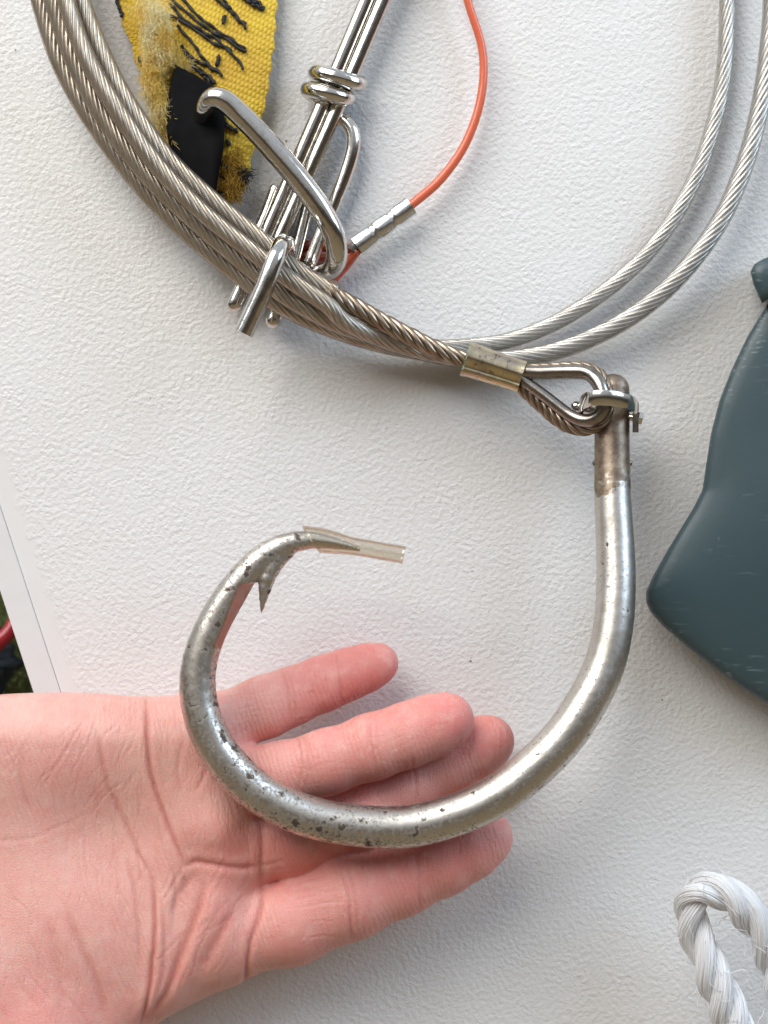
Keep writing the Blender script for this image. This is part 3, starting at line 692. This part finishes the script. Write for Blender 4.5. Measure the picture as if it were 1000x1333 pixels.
for st in stitches:
    n_ = 26; q6, _ = smooth_path(np.array([(x, y, 0, 0) for x, y in st], float), n_)
    ph = random.uniform(0, 6)
    rows = [(q6[i, 0]+.9*math.sin(i*1.1+ph), q6[i, 1]+.8*math.cos(i*.9+ph), hsurf(q6[i, 0], q6[i, 1])+.45+.22*math.sin(i*1.3+ph), 2.1+.45*math.sin(i*1.7+ph)) for i in range(0, n_, 1)]
    mb = MB(); mb.tube(pts(rows), 8, 60, (True, True)); mb.build('stitch', M['black_thread'], ys)
# black flat tube
q7 = [(250, 98), (243, 130), (240, 165), (252, 225), (262, 260)]
wid = [20, 34, 37, 38, 36]; mb = MB(); rg = []
bl = np.array([[(228, 84), (222, 108), (217, 132), (216, 160), (221, 190), (236, 225), (250, 262), (262, 300)], [(262, 102), (285, 118), (292, 150), (292, 182), (288, 210), (283, 240), (280, 270), (280, 310)]], float)
Lc, _ = smooth_path(np.c_[bl[0], np.zeros(8)], 60); Rc, _ = smooth_path(np.c_[bl[1], np.zeros(8)], 60)
a = np.linspace(0, 2*math.pi, 36, endpoint=False)
for i in range(60):
    k = i/59.; ring = []
    for aa in a:
        s_ = math.copysign(abs(math.cos(aa))**.55, math.cos(aa)); x_ = Lc[i, :2]*(.5-.5*s_)+Rc[i, :2]*(.5+.5*s_)
        hh = 11.2-2.2*k+math.copysign(abs(math.sin(aa))**.7, math.sin(aa))*(1.9-.5*k)+.25*math.sin(x_[0]/5+k*4)
        hh -= .7*math.exp(-((x_[0]-250)/5)**2-((x_[1]-148)/14)**2) if math.sin(aa) > 0 else 0
        ring.append(P(x_[0], x_[1], hh))
    rg.append(ring)
rg = np.array(rg); ctr = rg.mean(1, keepdims=True); inn = ctr+(rg-ctr)*np.array([.93, .55, .93]); mb.rings(np.concatenate([rg, inn[::-1], rg[:1]]), caps=False)
mb.build('black_tube', M['black_rubber'], ys)
# frayed fibres
def fibres(name, blobs, mat, parent, rad=.45, seg=7, seed=3):
    r_ = np.random.default_rng(seed); mb = MB(); tri = np.linspace(0, 2*math.pi, 3, endpoint=False)
    for (x, y, h, sx_, sy_, sh_, n_, ln_, dx, dy) in blobs:
        for _ in range(n_):
            p = np.array([r_.normal(x, sx_), r_.normal(y, sy_), h+abs(r_.normal(0, sh_))]); d = np.array([dx, dy, 0])+r_.normal(0, .75, 3)*[1, 1, .35]
            d /= np.linalg.norm(d); row = []
            for k in range(seg):
                row.append((*p, rad*(1-.5*k/seg))); d = d+r_.normal(0, .33, 3)*[1, 1, .4]; d /= np.linalg.norm(d); p = p+d*ln_/seg*r_.uniform(.6, 1.3)*[1, 1, .18]; p[2] = max(p[2], 3)
            q_ = np.array([np.r_[P(a_, b_, c_), L(e_, c_)] for a_, b_, c_, e_ in row]); t_, n1, b1 = frames(q_[:, :3], up=(.2, -1, .1))
            mb.rings(q_[:, None, :3]+q_[:, 3][:, None, None]*(np.cos(tri)[None, :, None]*n1[:, None]+np.sin(tri)[None, :, None]*b1[:, None]), caps=False)
    o = mb.build(name, mat, parent); o['kind'] = 'stuff'; return o
fibres('frayed_fibres', [(202, 32, 11.6, 8, 14, 1.4, 1800, 15, .3, 1), (208, 60, 11.8, 8, 11, 1.4, 1600, 14, -.2, 1), (198, 98, 10.8, 6, 16, 1.3, 1400, 17, .1, 1), (206, 135, 10.2, 5, 14, 1.2, 700, 16, .35, 1), (219, 165, 8, 5, 12, 1.4, 350, 24, .5, 1), (232, 84, 9, 8, 5, 1.5, 150, 18, 1, .2), (190, 10, 8, 9, 10, 1.6, 160, 22, .2, 1)], M['fray_fibre'], ys, rad=.32)
for x_, y_, h_, a_, b_ in ((205, 38, 10, 17, 22), (209, 62, 10.2, 15, 20), (199, 92, 9.4, 13, 24), (203, 122, 9, 11, 22), (213, 152, 8.6, 9, 22)):
    w_ = lump('fluff_clump', P(x_, y_, h_), (L(a_), .0022, L(b_)), M['fray_fibre'], None, None, .16, 2.5, ys, x_)
fibres('frayed_tip', [(303, 235, 6.5, 7, 11, 1.2, 260, 18, .2, 1), (300, 253, 5.5, 6, 5, 1.0, 140, 12, .2, 1), (300, 205, 7.2, 9, 8, .8, 110, 18, .1, 1)], M['brown_fray'], ys, rad=.55, seed=5)
fibres('black_fray', [(318, 226, 7, 4, 6, 1.0, 120, 16, .2, 1), (289, 252, 6, 2.5, 3.5, .8, 60, 7, .2, 1)], M['black_thread'], ys, rad=.5, seed=9)

# ------------------------------------------------------------------ teal plastic moulding
tp = root('plastic_moulding', P(1000, 640, 4), 'dark teal scratched plastic moulding with pointed corner at right edge of wall', 'plastic part')
out = [(1012, 378), (996, 400), (972, 440), (952, 482), (937, 520), (926, 562), (919, 606), (914.5, 638), (901, 664), (871, 713), (850, 750), (841, 770), (841, 784), (847, 797), (862, 814), (890, 838), (925, 866), (962, 893), (1000, 917), (1060, 948), (1180, 985), (1300, 960), (1420, 860), (1450, 640), (1400, 450), (1280, 360), (1120, 340)]
po = np.array(out, float); po2 = []
for i in range(len(po)):
    for k in range(12): po2.append(po[i]*(1-k/12)+po[(i+1) % len(po)]*k/12)
po = np.array(po2)
for _ in range(2): po = (np.roll(po, 1, 0)+po*2+np.roll(po, -1, 0))/4
cen = np.array([1170., 650.]); rg = []
for s_, hh in ((.93, 3), (.985, 4), (.994, 7), (1, 10.5), (.999, 12.2), (.994, 13.3), (.985, 14.0), (.96, 14.7), (.92, 15.3), (.86, 16), (.78, 16.9), (.65, 18.1), (.45, 19.5), (.22, 20.3), (.02, 20.5)):
    pk = po
    if s_ < .97 and hh > 12:
        sg = (.97-s_)*210; w_ = min(len(po)//2-1, int(sg*2.5)+1); kn = np.exp(-(np.arange(-w_, w_+1)/sg)**2); kn /= kn.sum()
        pk = np.stack([np.convolve(np.r_[po[-w_:, d_], po[:, d_], po[:w_, d_]], kn, 'valid') for d_ in (0, 1)], 1)
    pk = cen+(pk-cen)*s_
    rg.append([P(*p, hh) for p in pk])
mb = MB(); mb.rings(np.array(rg)); mb.build('shell', M['teal_plastic'], tp)
mb = MB()
tab = [(1060, 312), (1012, 330), (994, 337), (982, 344), (977, 354), (981, 370), (987, 384), (992, 395), (1004, 386), (1030, 380), (1070, 372)]
pt_ = np.array(tab, float); cen = pt_.mean(0)
mb.rings(np.array([[P(*(cen+(p-cen)*s_), hh) for p in pt_] for s_, hh in ((.96, 3), (1, 5), (1, 19), (.985, 20.2), (.95, 20.8), (.5, 21.6), (.02, 21.8))])); mb.build('rim_tab', M['teal_plastic'], tp)

# ------------------------------------------------------------------ white rope
wp = root('white_rope', P(940, 1240, 20), 'glossy white twisted fibre rope loop at the lower right corner', 'rope')
rr_ = [(1062, 1480, 16, 22), (1035, 1380, 17, 22), (1022, 1300, 18, 22), (1003, 1238, 20, 22), (975, 1190, 22, 22), (942, 1162, 23, 21), (913, 1158, 22, 19), (899, 1176, 20, 19), (904, 1212, 19, 20), (925, 1262, 20, 22), (950, 1320, 20, 23), (975, 1390, 20, 23), (1005, 1480, 20, 23)]
q8, u8 = resample(rr_, 2.0); c8, r8 = q8[:, :3], q8[:, 3]; t8, n8, b8 = frames(c8); K = 48
a = np.linspace(0, 2*math.pi, K, endpoint=False)
for s in range(3):
    ph = 2*math.pi*s/3+2*math.pi*u8/L(150, 20)+.35*np.sin(u8/L(33, 20)+s); sc_ = c8+(r8*.52)[:, None]*(np.cos(ph)[:, None]*n8+np.sin(ph)[:, None]*b8)
    ts, ns, bs = frames(sc_, up=n8[0])
    tw_ = 2*math.pi*u8[:, None]/L(95, 20)
    rad = (r8*.54)[:, None]*(1+.05*np.cos(9*a[None]-tw_*1.0)+.035*np.cos(21*a[None]-tw_*1.4+s))
    mb = MB(); mb.rings(sc_[:, None]+rad[:, :, None]*(np.cos(a)[None, :, None]*ns[:, None]+np.sin(a)[None, :, None]*bs[:, None])); 
    r5 = np.random.default_rng(40+s)
    for k in range(64):
        a0_ = 2*math.pi*k/64+r5.normal(0, .04); aa = a0_+tw_[:, 0]*1.4*(-1)*-1/9.+.12*np.sin(u8/L(r5.uniform(40, 90), 20)+k)
        rr2 = (r8*.54)*(1.0+.07*np.sin(u8/L(r5.uniform(20, 50), 20)*6.28/3+k*2.1)+.02)
        line_ = sc_+rr2[:, None]*(np.cos(aa)[:, None]*ns+np.sin(aa)[:, None]*bs); line_ = line_[::3]
        tq, nq_, bq = frames(line_, up=(.3, -1, .2)); tri_ = np.linspace(0, 2*math.pi, 4, endpoint=False)
        mb.rings(line_[:, None]+.00023*(np.cos(tri_)[None, :, None]*nq_[:, None]+np.sin(tri_)[None, :, None]*bq[:, None]), caps=False)
    mb.build('strand', M['rope_fibre'], wp)
mb = MB(); r_ = np.random.default_rng(11); tri = np.linspace(0, 2*math.pi, 3, endpoint=False)
for k in range(260):
    i = r_.integers(40, len(c8)-60); p = c8[i]+(r8[i]*1.0)*(lambda v: v/np.linalg.norm(v))(r_.normal(0, 1, 3)); d = t8[i]*r_.choice([-1, 1])+r_.normal(0, .6, 3); row = [p]
    for _ in range(8): d = d/np.linalg.norm(d)+r_.normal(0, .25, 3); p = p+d/np.linalg.norm(d)*r_.uniform(.0004, .0011); row.append(p)
    row = np.array(row); row[:, 1] = np.minimum(row[:, 1], -.001); t_, n1, b1 = frames(row, up=(.3, -1, .2))
    mb.rings(row[:, None]+.00009*(np.cos(tri)[None, :, None]*n1[:, None]+np.sin(tri)[None, :, None]*b1[:, None]), caps=False)
o = mb.build('stray_fibres', M['rope_fibre'], wp); o['kind'] = 'stuff'

# ------------------------------------------------------------------ hand: implicit surface, one continuous mesh
VOX = .55
gx = np.arange(-182, 42, VOX, dtype=np.float32); gh = np.arange(-1, 50, VOX, dtype=np.float32); gv = np.arange(-205, -26, VOX, dtype=np.float32)
SH = (len(gx), len(gh), len(gv))
def poly_sd(poly, X, V):
    """signed distance to a 2-D polygon, negative inside"""
    d = np.full(X.shape, 1e9); ins = np.zeros(X.shape, bool); n = len(poly)
    for i in range(n):
        a_, b_ = poly[i], poly[(i+1) % n]; e_ = b_-a_; wx, wv_ = X-a_[0], V-a_[1]
        k = np.clip((wx*e_[0]+wv_*e_[1])/(e_@e_), 0, 1); d = np.minimum(d, (wx-e_[0]*k)**2+(wv_-e_[1]*k)**2)
        cnd = ((a_[1] > V) != (b_[1] > V)) & (X < (b_[0]-a_[0])*(V-a_[1])/(b_[1]-a_[1]+1e-12)+a_[0]); ins ^= cnd
    d = np.sqrt(d); return np.where(ins, -d, d)
palm_px = [(-480, 965), (-300, 945), (-180, 932), (-70, 914), (0, 905), (100, 903), (190, 910), (240, 906), (292, 915), (325, 985), (338, 1090), (340, 1165), (332, 1232), (310, 1278), (262, 1302), (222, 1321), (192, 1342), (165, 1390), (90, 1420), (-20, 1400), (-120, 1345), (-200, 1298), (-300, 1272), (-480, 1262)]
pp = np.array([mmP(x, y, 19)[[0, 2]] for x, y in palm_px])
pd = []
for i in range(len(pp)):
    for k in range(5): pd.append(pp[i]*(1-k/5)+pp[(i+1) % len(pp)]*k/5)
pp = np.array(pd)
for _ in range(4): pp = (np.roll(pp, 1, 0)+2*pp+np.roll(pp, -1, 0))/4
G2X, G2V = np.meshgrid(gx, gv, indexing='ij')
psd = poly_sd(pp, G2X, G2V).astype(np.float32)
hpx, hpy = 500+G2X/(PX*.93), 666.5-G2V/(PX*.93)      # photo pixels of the palm surface
def gb(x, y, sx_, sy_, amp, rot=0.0):
    c_, s_ = math.cos(rot), math.sin(rot); dx, dy = hpx-x, hpy-y
    return amp*np.exp(-((dx*c_+dy*s_)/sx_)**2-((-dx*s_+dy*c_)/sy_)**2)
Tf = 11.5+gb(40, 1240, 150, 115, 5.5)+gb(30, 985, 170, 75, 2.6)+gb(292, 1078, 55, 40, 3.2)+gb(262, 975, 45, 45, .8)+gb(292, 1200, 40, 55, 2.2)+gb(140, 1085, 80, 70, -2.6)+gb(240, 1090, 40, 60, .8)
Tf += gb(212, 1215, 14, 75, 1.4, .10)+gb(246, 1250, 14, 60, 1.2, .35)+gb(262, 1190, 16, 60, .8, .4)
hm = 16.0
def rext(hgrid):
    """rounded extrusion of the palm outline"""
    d = np.empty(SH, np.float32); Rr = 10.5
    for j, h_ in enumerate(hgrid):
        th_ = Tf if h_ > hm else 11.0
        qx = psd+Rr; qy = np.abs(h_-hm)-(th_-Rr)
        d[:, j, :] = np.minimum(np.maximum(qx, qy), 0)+np.hypot(np.maximum(qx, 0), np.maximum(qy, 0))-Rr
    return d
F = rext(gh)
def chain(rows, k=2.5, flat=.92):
    """round-cone chain; rows (px, py, h, r_px); returns (slice, field) on a sub-block"""
    J = [(mmP(x, y, h), r*PX*(D-h)/D) for x, y, h, r in rows]
    mn = np.min([p-r_ for p, r_ in J], 0)-9; mx = np.max([p+r_ for p, r_ in J], 0)+9
    sl = tuple(slice(max(0, int((mn[i]-g_[0])/VOX)), max(0, min(len(g_), int((mx[i]-g_[0])/VOX)+2))) for i, g_ in enumerate((gx, gh, gv)))
    X, Hh, V = np.meshgrid(gx[sl[0]], gh[sl[1]], gv[sl[2]], indexing='ij'); out_ = None
    for (a_, ra), (b_, rb) in zip(J[:-1], J[1:]):
        e_ = b_-a_; kk = np.clip(((X-a_[0])*e_[0]+(Hh-a_[1])*e_[1]+(V-a_[2])*e_[2])/(e_@e_), 0, 1)
        kk = kk.astype(np.float32)
        dd = np.sqrt((X-a_[0]-e_[0]*kk)**2+((Hh-a_[1]-e_[1]*kk)/flat)**2+(V-a_[2]-e_[2]*kk)**2)-(ra+(rb-ra)*kk*kk*(3-2*kk))
        out_ = dd if out_ is None else smin(out_, dd, k)
    return sl, out_.astype(np.float32)
fingers = {
 'little': [(215, 968, 17.5, 38), (275, 948, 17, 40), (345, 920, 14.5, 39), (380, 906, 13, 36), (420, 890, 11.5, 34.5), (452, 878, 10.5, 32), (480, 868, 10, 29), (494, 863, 10, 25)],
 'ring': [(225, 1035, 18, 40), (300, 1018, 19.5, 42), (365, 1010, 22, 42.5), (425, 992, 24, 41), (485, 972, 24, 41.5), (530, 957, 23.5, 40.5), (562, 945, 23, 39), (582, 937, 22.6, 35.5)],
 'middle': [(230, 1115, 18, 43), (310, 1108, 18, 46), (380, 1093, 17.2, 47), (470, 1062, 15.2, 46), (530, 1026, 14.2, 42), (585, 991, 13.8, 39), (620, 973, 13.4, 37), (636, 965, 13.2, 34)],
 'index': [(215, 1215, 18.5, 48), (300, 1222, 19, 50), (380, 1201, 20, 53), (455, 1168, 19.5, 53), (520, 1143, 18, 48), (575, 1118, 17.6, 46), (612, 1100, 17.4, 42), (632, 1090, 17.2, 36)],
 'thumb': [(-60, 1270, 18, 95), (40, 1360, 24, 76), (92, 1470, 28, 56), (112, 1560, 30, 50), (128, 1640, 31, 46), (136, 1675, 31, 36)]}
FF = np.full(SH, 30.0, np.float32)
for nme, rows in fingers.items():
    if nme == 'thumb': continue
    sl, d = chain(rows); FF[sl] = smin(FF[sl], d, .9)
kf = np.float32(5.0)
F = smin(F, FF, kf)
sl, d = chain(fingers['thumb']); F[sl] = smin(F[sl], d, 12.0)
F = F.astype(np.float32)
V, Q = surface_nets(F)
V = np.stack([gx[0]+V[:, 0]*VOX, gh[0]+V[:, 1]*VOX, gv[0]+V[:, 2]*VOX], 1)
V = relax(V, Q, 4)
def subdivide(V, Q):
    E = np.sort(np.vstack([Q[:, [0, 1]], Q[:, [1, 2]], Q[:, [2, 3]], Q[:, [3, 0]]]), 1)
    key = E[:, 0]*len(V)+E[:, 1]; uq, inv = np.unique(key, return_inverse=True); m_ = np.stack([uq//len(V), uq % len(V)], 1)
    mid = V[m_].mean(1); fc = V[Q].mean(1); n = len(Q); e0, e1, e2, e3 = (inv.reshape(4, n)+len(V)); c_ = np.arange(n)+len(V)+len(mid)
    return np.vstack([V, mid, fc]), np.vstack([np.stack([Q[:, 0], e0, c_, e3], 1), np.stack([e0, Q[:, 1], e1, c_], 1), np.stack([c_, e1, Q[:, 2], e2], 1), np.stack([e3, c_, e2, Q[:, 3]], 1)])
V, Q = subdivide(V, Q); V = relax(V, Q, 3)
Nn = vnorm(V, Q)
if (Nn[np.argmax(V[:, 1])][1]) < 0: Q = Q[:, ::-1]; Nn = -Nn
# creases and folds, drawn where they lie on the palm side (photo pixels), as (points, depth mm, width mm)
creases = [
 ([(190, 905), (192, 930), (194, 988), (205, 1035), (223, 1089), (241, 1128)], .75, .8),
 ([(241, 1128), (258, 1122), (290, 1128), (318, 1130), (338, 1127)], .6, 1.0),
 ([(126, 950), (139, 1017), (158, 1060), (176, 1103), (198, 1146)], .45, .9),
 ([(198, 1146), (201, 1197), (198, 1258), (191, 1305), (180, 1340)], 1.0, .75),
 ([(187, 1332), (216, 1294), (234, 1247), (250, 1204), (266, 1154)], .9, 1.3),
 ([(208, 1170), (214, 1215), (212, 1265), (200, 1305)], .4, .8),
 ([(262, 1262), (278, 1232), (304, 1186)], .55, 1.6), ([(222, 1190), (236, 1160), (250, 1140)], .4, 1.2),
 ([(343, 1155), (339, 1186), (326, 1226), (321, 1262), (318, 1290)], .8, .8),
 ([(86, 1190), (108, 1240), (126, 1280), (139, 1330)], .45, 1.4), ([(60, 1200), (75, 1260), (80, 1330)], .25, 1.6),
 ([(-20, 1094), (36, 1092), (83, 1074), (110, 1060)], .10, .7), ([(30, 970), (28, 1020), (40, 1060)], .25, .9),
 ([(338, 1060), (342, 1100), (340, 1155)], .6, 1.0), ([(340, 1128), (370, 1120)], .2, .6),
 ([(75, 1000), (95, 960), (110, 935)], .15, .4), ([(60, 1020), (80, 985)], .12, .4), ([(150, 1000), (165, 960)], .12, .4),
 ([(165, 1120), (175, 1160), (180, 1210), (182, 1260)], .35, .7), ([(180, 1110), (184, 1150)], .3, .5), ([(150, 1110), (154, 1150), (160, 1200)], .18, .5), ([(130, 1100), (134, 1150)], .15, .5), ([(110, 1090), (114, 1150)], .12, .5),
 ([(225, 1130), (229, 1165), (226, 1200)], .35, .6), ([(238, 1140), (244, 1172)], .25, .6),
 ([(240, 960), (232, 1000), (236, 1040)], .2, .8), ([(270, 1000), (255, 1030)], .25, .7),
 # finger joints
 ([(366, 870), (374, 900), (378, 935)], .32, .6), ([(372, 868), (381, 898), (384, 932)], .22, .5), ([(436, 845), (442, 880), (444, 915)], .3, .6), ([(430, 848), (436, 885)], .15, .5),
 ([(386, 955), (392, 990), (390, 1028)], .25, .6), ([(394, 955), (400, 990), (399, 1026)], .2, .6), ([(482, 930), (484, 970), (492, 1012)], .35, .7), ([(489, 930), (492, 968), (498, 1008)], .2, .6), ([(478, 935), (480, 975)], .15, .5),
 ([(535, 985), (541, 1015), (542, 1045)], .28, .6), ([(528, 990), (533, 1020)], .15, .5),
 ([(440, 1120), (452, 1160), (456, 1195), (458, 1228)], .4, .8), ([(448, 1118), (461, 1158), (466, 1222)], .3, .7), ([(434, 1125), (444, 1160)], .2, .5), ([(536, 1090), (543, 1125), (546, 1165), (545, 1190)], .3, .7),
 ([(385, 1150), (425, 1140)], .12, .4), ([(382, 1160), (430, 1151)], .14, .4), ([(380, 1172), (432, 1162)], .12, .4), ([(390, 1182), (440, 1172)], .1, .4)]
r6 = np.random.default_rng(21)
def wrinkles(n_, x0, x1, y0, y1, ang_, spread, ln0, ln1, dep, wid_):
    for _ in range(n_):
        x_, y_ = r6.uniform(x0, x1), r6.uniform(y0, y1); a_ = math.radians(ang_+r6.normal(0, spread)); l_ = r6.uniform(ln0, ln1); b_ = r6.normal(0, .12)*l_
        dx, dy = math.cos(a_)*l_/2, math.sin(a_)*l_/2
        creases.append(([(x_-dx, y_-dy), (x_-dy/l_*b_, y_+dx/l_*b_), (x_+dx, y_+dy)], dep*r6.uniform(.5, 1.3), wid_))
wrinkles(46, 70, 215, 1040, 1170, 82, 12, 25, 70, .11, .38)      # fine lines towards the palm centre
wrinkles(26, 0, 180, 930, 1040, 120, 14, 25, 70, .09, .38)
wrinkles(26, 10, 170, 1180, 1333, 70, 12, 40, 90, .09, .45)
wrinkles(26, 205, 320, 1130, 1290, 112, 12, 20, 55, .13, .45)
wrinkles(16, 215, 330, 930, 1110, 110, 22, 18, 40, .08, .38)
wrinkles(22, 350, 450, 1130, 1230, -14, 12, 20, 55, .07, .32)    # along the fingers
wrinkles(22, 300, 420, 880, 950, -16, 10, 20, 50, .07, .32)
wrinkles(20, 380, 600, 930, 1010, -16, 12, 18, 45, .06, .32)
wrinkles(8, 440, 475, 1115, 1220, 80, 8, 20, 50, .12, .4)
vpx = 500+V[:, 0]/(PX*(D-V[:, 1])/D); vpy = 666.5-V[:, 2]/(PX*(D-V[:, 1])/D); mmpx = PX*(D-V[:, 1])/D
facing = np.clip((Nn[:, 1]-.0)*3, 0, 1); disp = np.zeros(len(V)); cre = np.zeros(len(V))
for cp, dep, wid_ in creases:
    q_, _ = smooth_path(np.array([(x_, y_, 0) for x_, y_ in cp], float), 14 if len(cp) > 2 else 5)
    q_[1:-1, :2] += rng.normal(0, .45, (len(q_)-2, 2))
    lo_, hi_ = q_[:, :2].min(0)-40, q_[:, :2].max(0)+40
    sel = np.where((vpx > lo_[0]) & (vpx < hi_[0]) & (vpy > lo_[1]) & (vpy < hi_[1]))[0]
    if not len(sel): continue
    dm = np.full(len(sel), 1e9); km = np.zeros(len(sel)); nq = len(q_)-1
    for i in range(nq):
        a_, e_ = q_[i, :2], q_[i+1, :2]-q_[i, :2]; k = np.clip(((vpx[sel]-a_[0])*e_[0]+(vpy[sel]-a_[1])*e_[1])/(e_@e_+1e-9), 0, 1)
        dd = np.hypot(vpx[sel]-a_[0]-e_[0]*k, vpy[sel]-a_[1]-e_[1]*k); b_ = dd < dm; dm[b_] = dd[b_]; km[b_] = (i+k[b_])/nq
    dm *= mmpx[sel]; tap = np.clip(np.minimum(km, 1-km)*5+.25, 0, 1)
    disp[sel] -= .68*dep*tap*(np.exp(-(dm/(wid_*.74))**2)-.28*np.exp(-((dm-1.9*wid_)/(1.1*wid_))**2))
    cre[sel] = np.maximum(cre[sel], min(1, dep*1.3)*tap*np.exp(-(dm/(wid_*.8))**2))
V = V+Nn*(disp*facing)[:, None]
# flush: pinker fingers and finger pads, paler palm centre
def bl(x_, y_, sx_, sy_, a_): return a_*np.exp(-((vpx-x_)/sx_)**2-((vpy-y_)/sy_)**2)
flush = np.clip((vpx-180)/260, 0, 1)*.42+bl(480, 868, 85, 45, .55)+bl(590, 935, 38, 38, .28)+bl(640, 965, 45, 45, .22)+bl(600, 1120, 90, 40, .25)+bl(380, 1110, 70, 35, .25)+bl(295, 1110, 50, 40, .28)+bl(60, 1320, 120, 60, .3)+bl(290, 1190, 40, 50, .15)+bl(60, 1010, 80, 60, .12)
flush = np.clip(flush*1.15+.16, 0, 1)
Wv = np.stack([V[:, 0]*MM, -V[:, 1]*MM, Z0+V[:, 2]*MM], 1)
me = bpy.data.meshes.new('person'); me.from_pydata(Wv.tolist(), [], Q[:, ::-1].tolist()); me.update()
me.polygons.foreach_set('use_smooth', [True]*len(me.polygons)); me.materials.append(M['skin'])
hand = bpy.data.objects.new('person', me); col.objects.link(hand)
hand['label'] = 'bare open hand with palm toward the viewer, large hook resting across its fingers'; hand['category'] = 'person'
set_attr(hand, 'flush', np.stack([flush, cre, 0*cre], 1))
# nails on the far side of the finger tips
for nme, rows in fingers.items():
    (x1, y1, h1, r1), (x2, y2, h2, r2) = rows[-2], rows[-1]
    a3, b3_ = P(x1, y1, h1), P(x2, y2, h2); tt = (b3_-a3)/np.linalg.norm(b3_-a3); bk = np.array([0, 1, 0]); bk = bk-tt*bk.dot(tt); bk /= np.linalg.norm(bk); sd = np.cross(tt, bk)
    Rn = L(r2, h2); rg = []
    for k in np.linspace(0, 1, 14):
        s_ = -1.1+k*2.0; rr = Rn*(1.0 if k < .75 else 1.0); wdt = .85*math.sqrt(max(.02, 1-max(0, (k-.72)/.28)**2*.75))
        bulge = math.sqrt(max(.05, 1-max(0, s_)**2*.55)) if s_ > 0 else 1.0
        rg.append([b3_+tt*Rn*s_+sd*Rn*math.sin(v)*wdt+bk*Rn*(math.cos(v)*.92*bulge+.03) for v in np.linspace(-1.0, 1.0, 11)])
    rg = np.array(rg); under = rg.copy()-bk*Rn*.06
    mb = MB(); mb.rings(rg, caps=False, close=False); mb.rings(under[::-1], caps=False, close=False); mb.build('nail', M['nail'], hand)
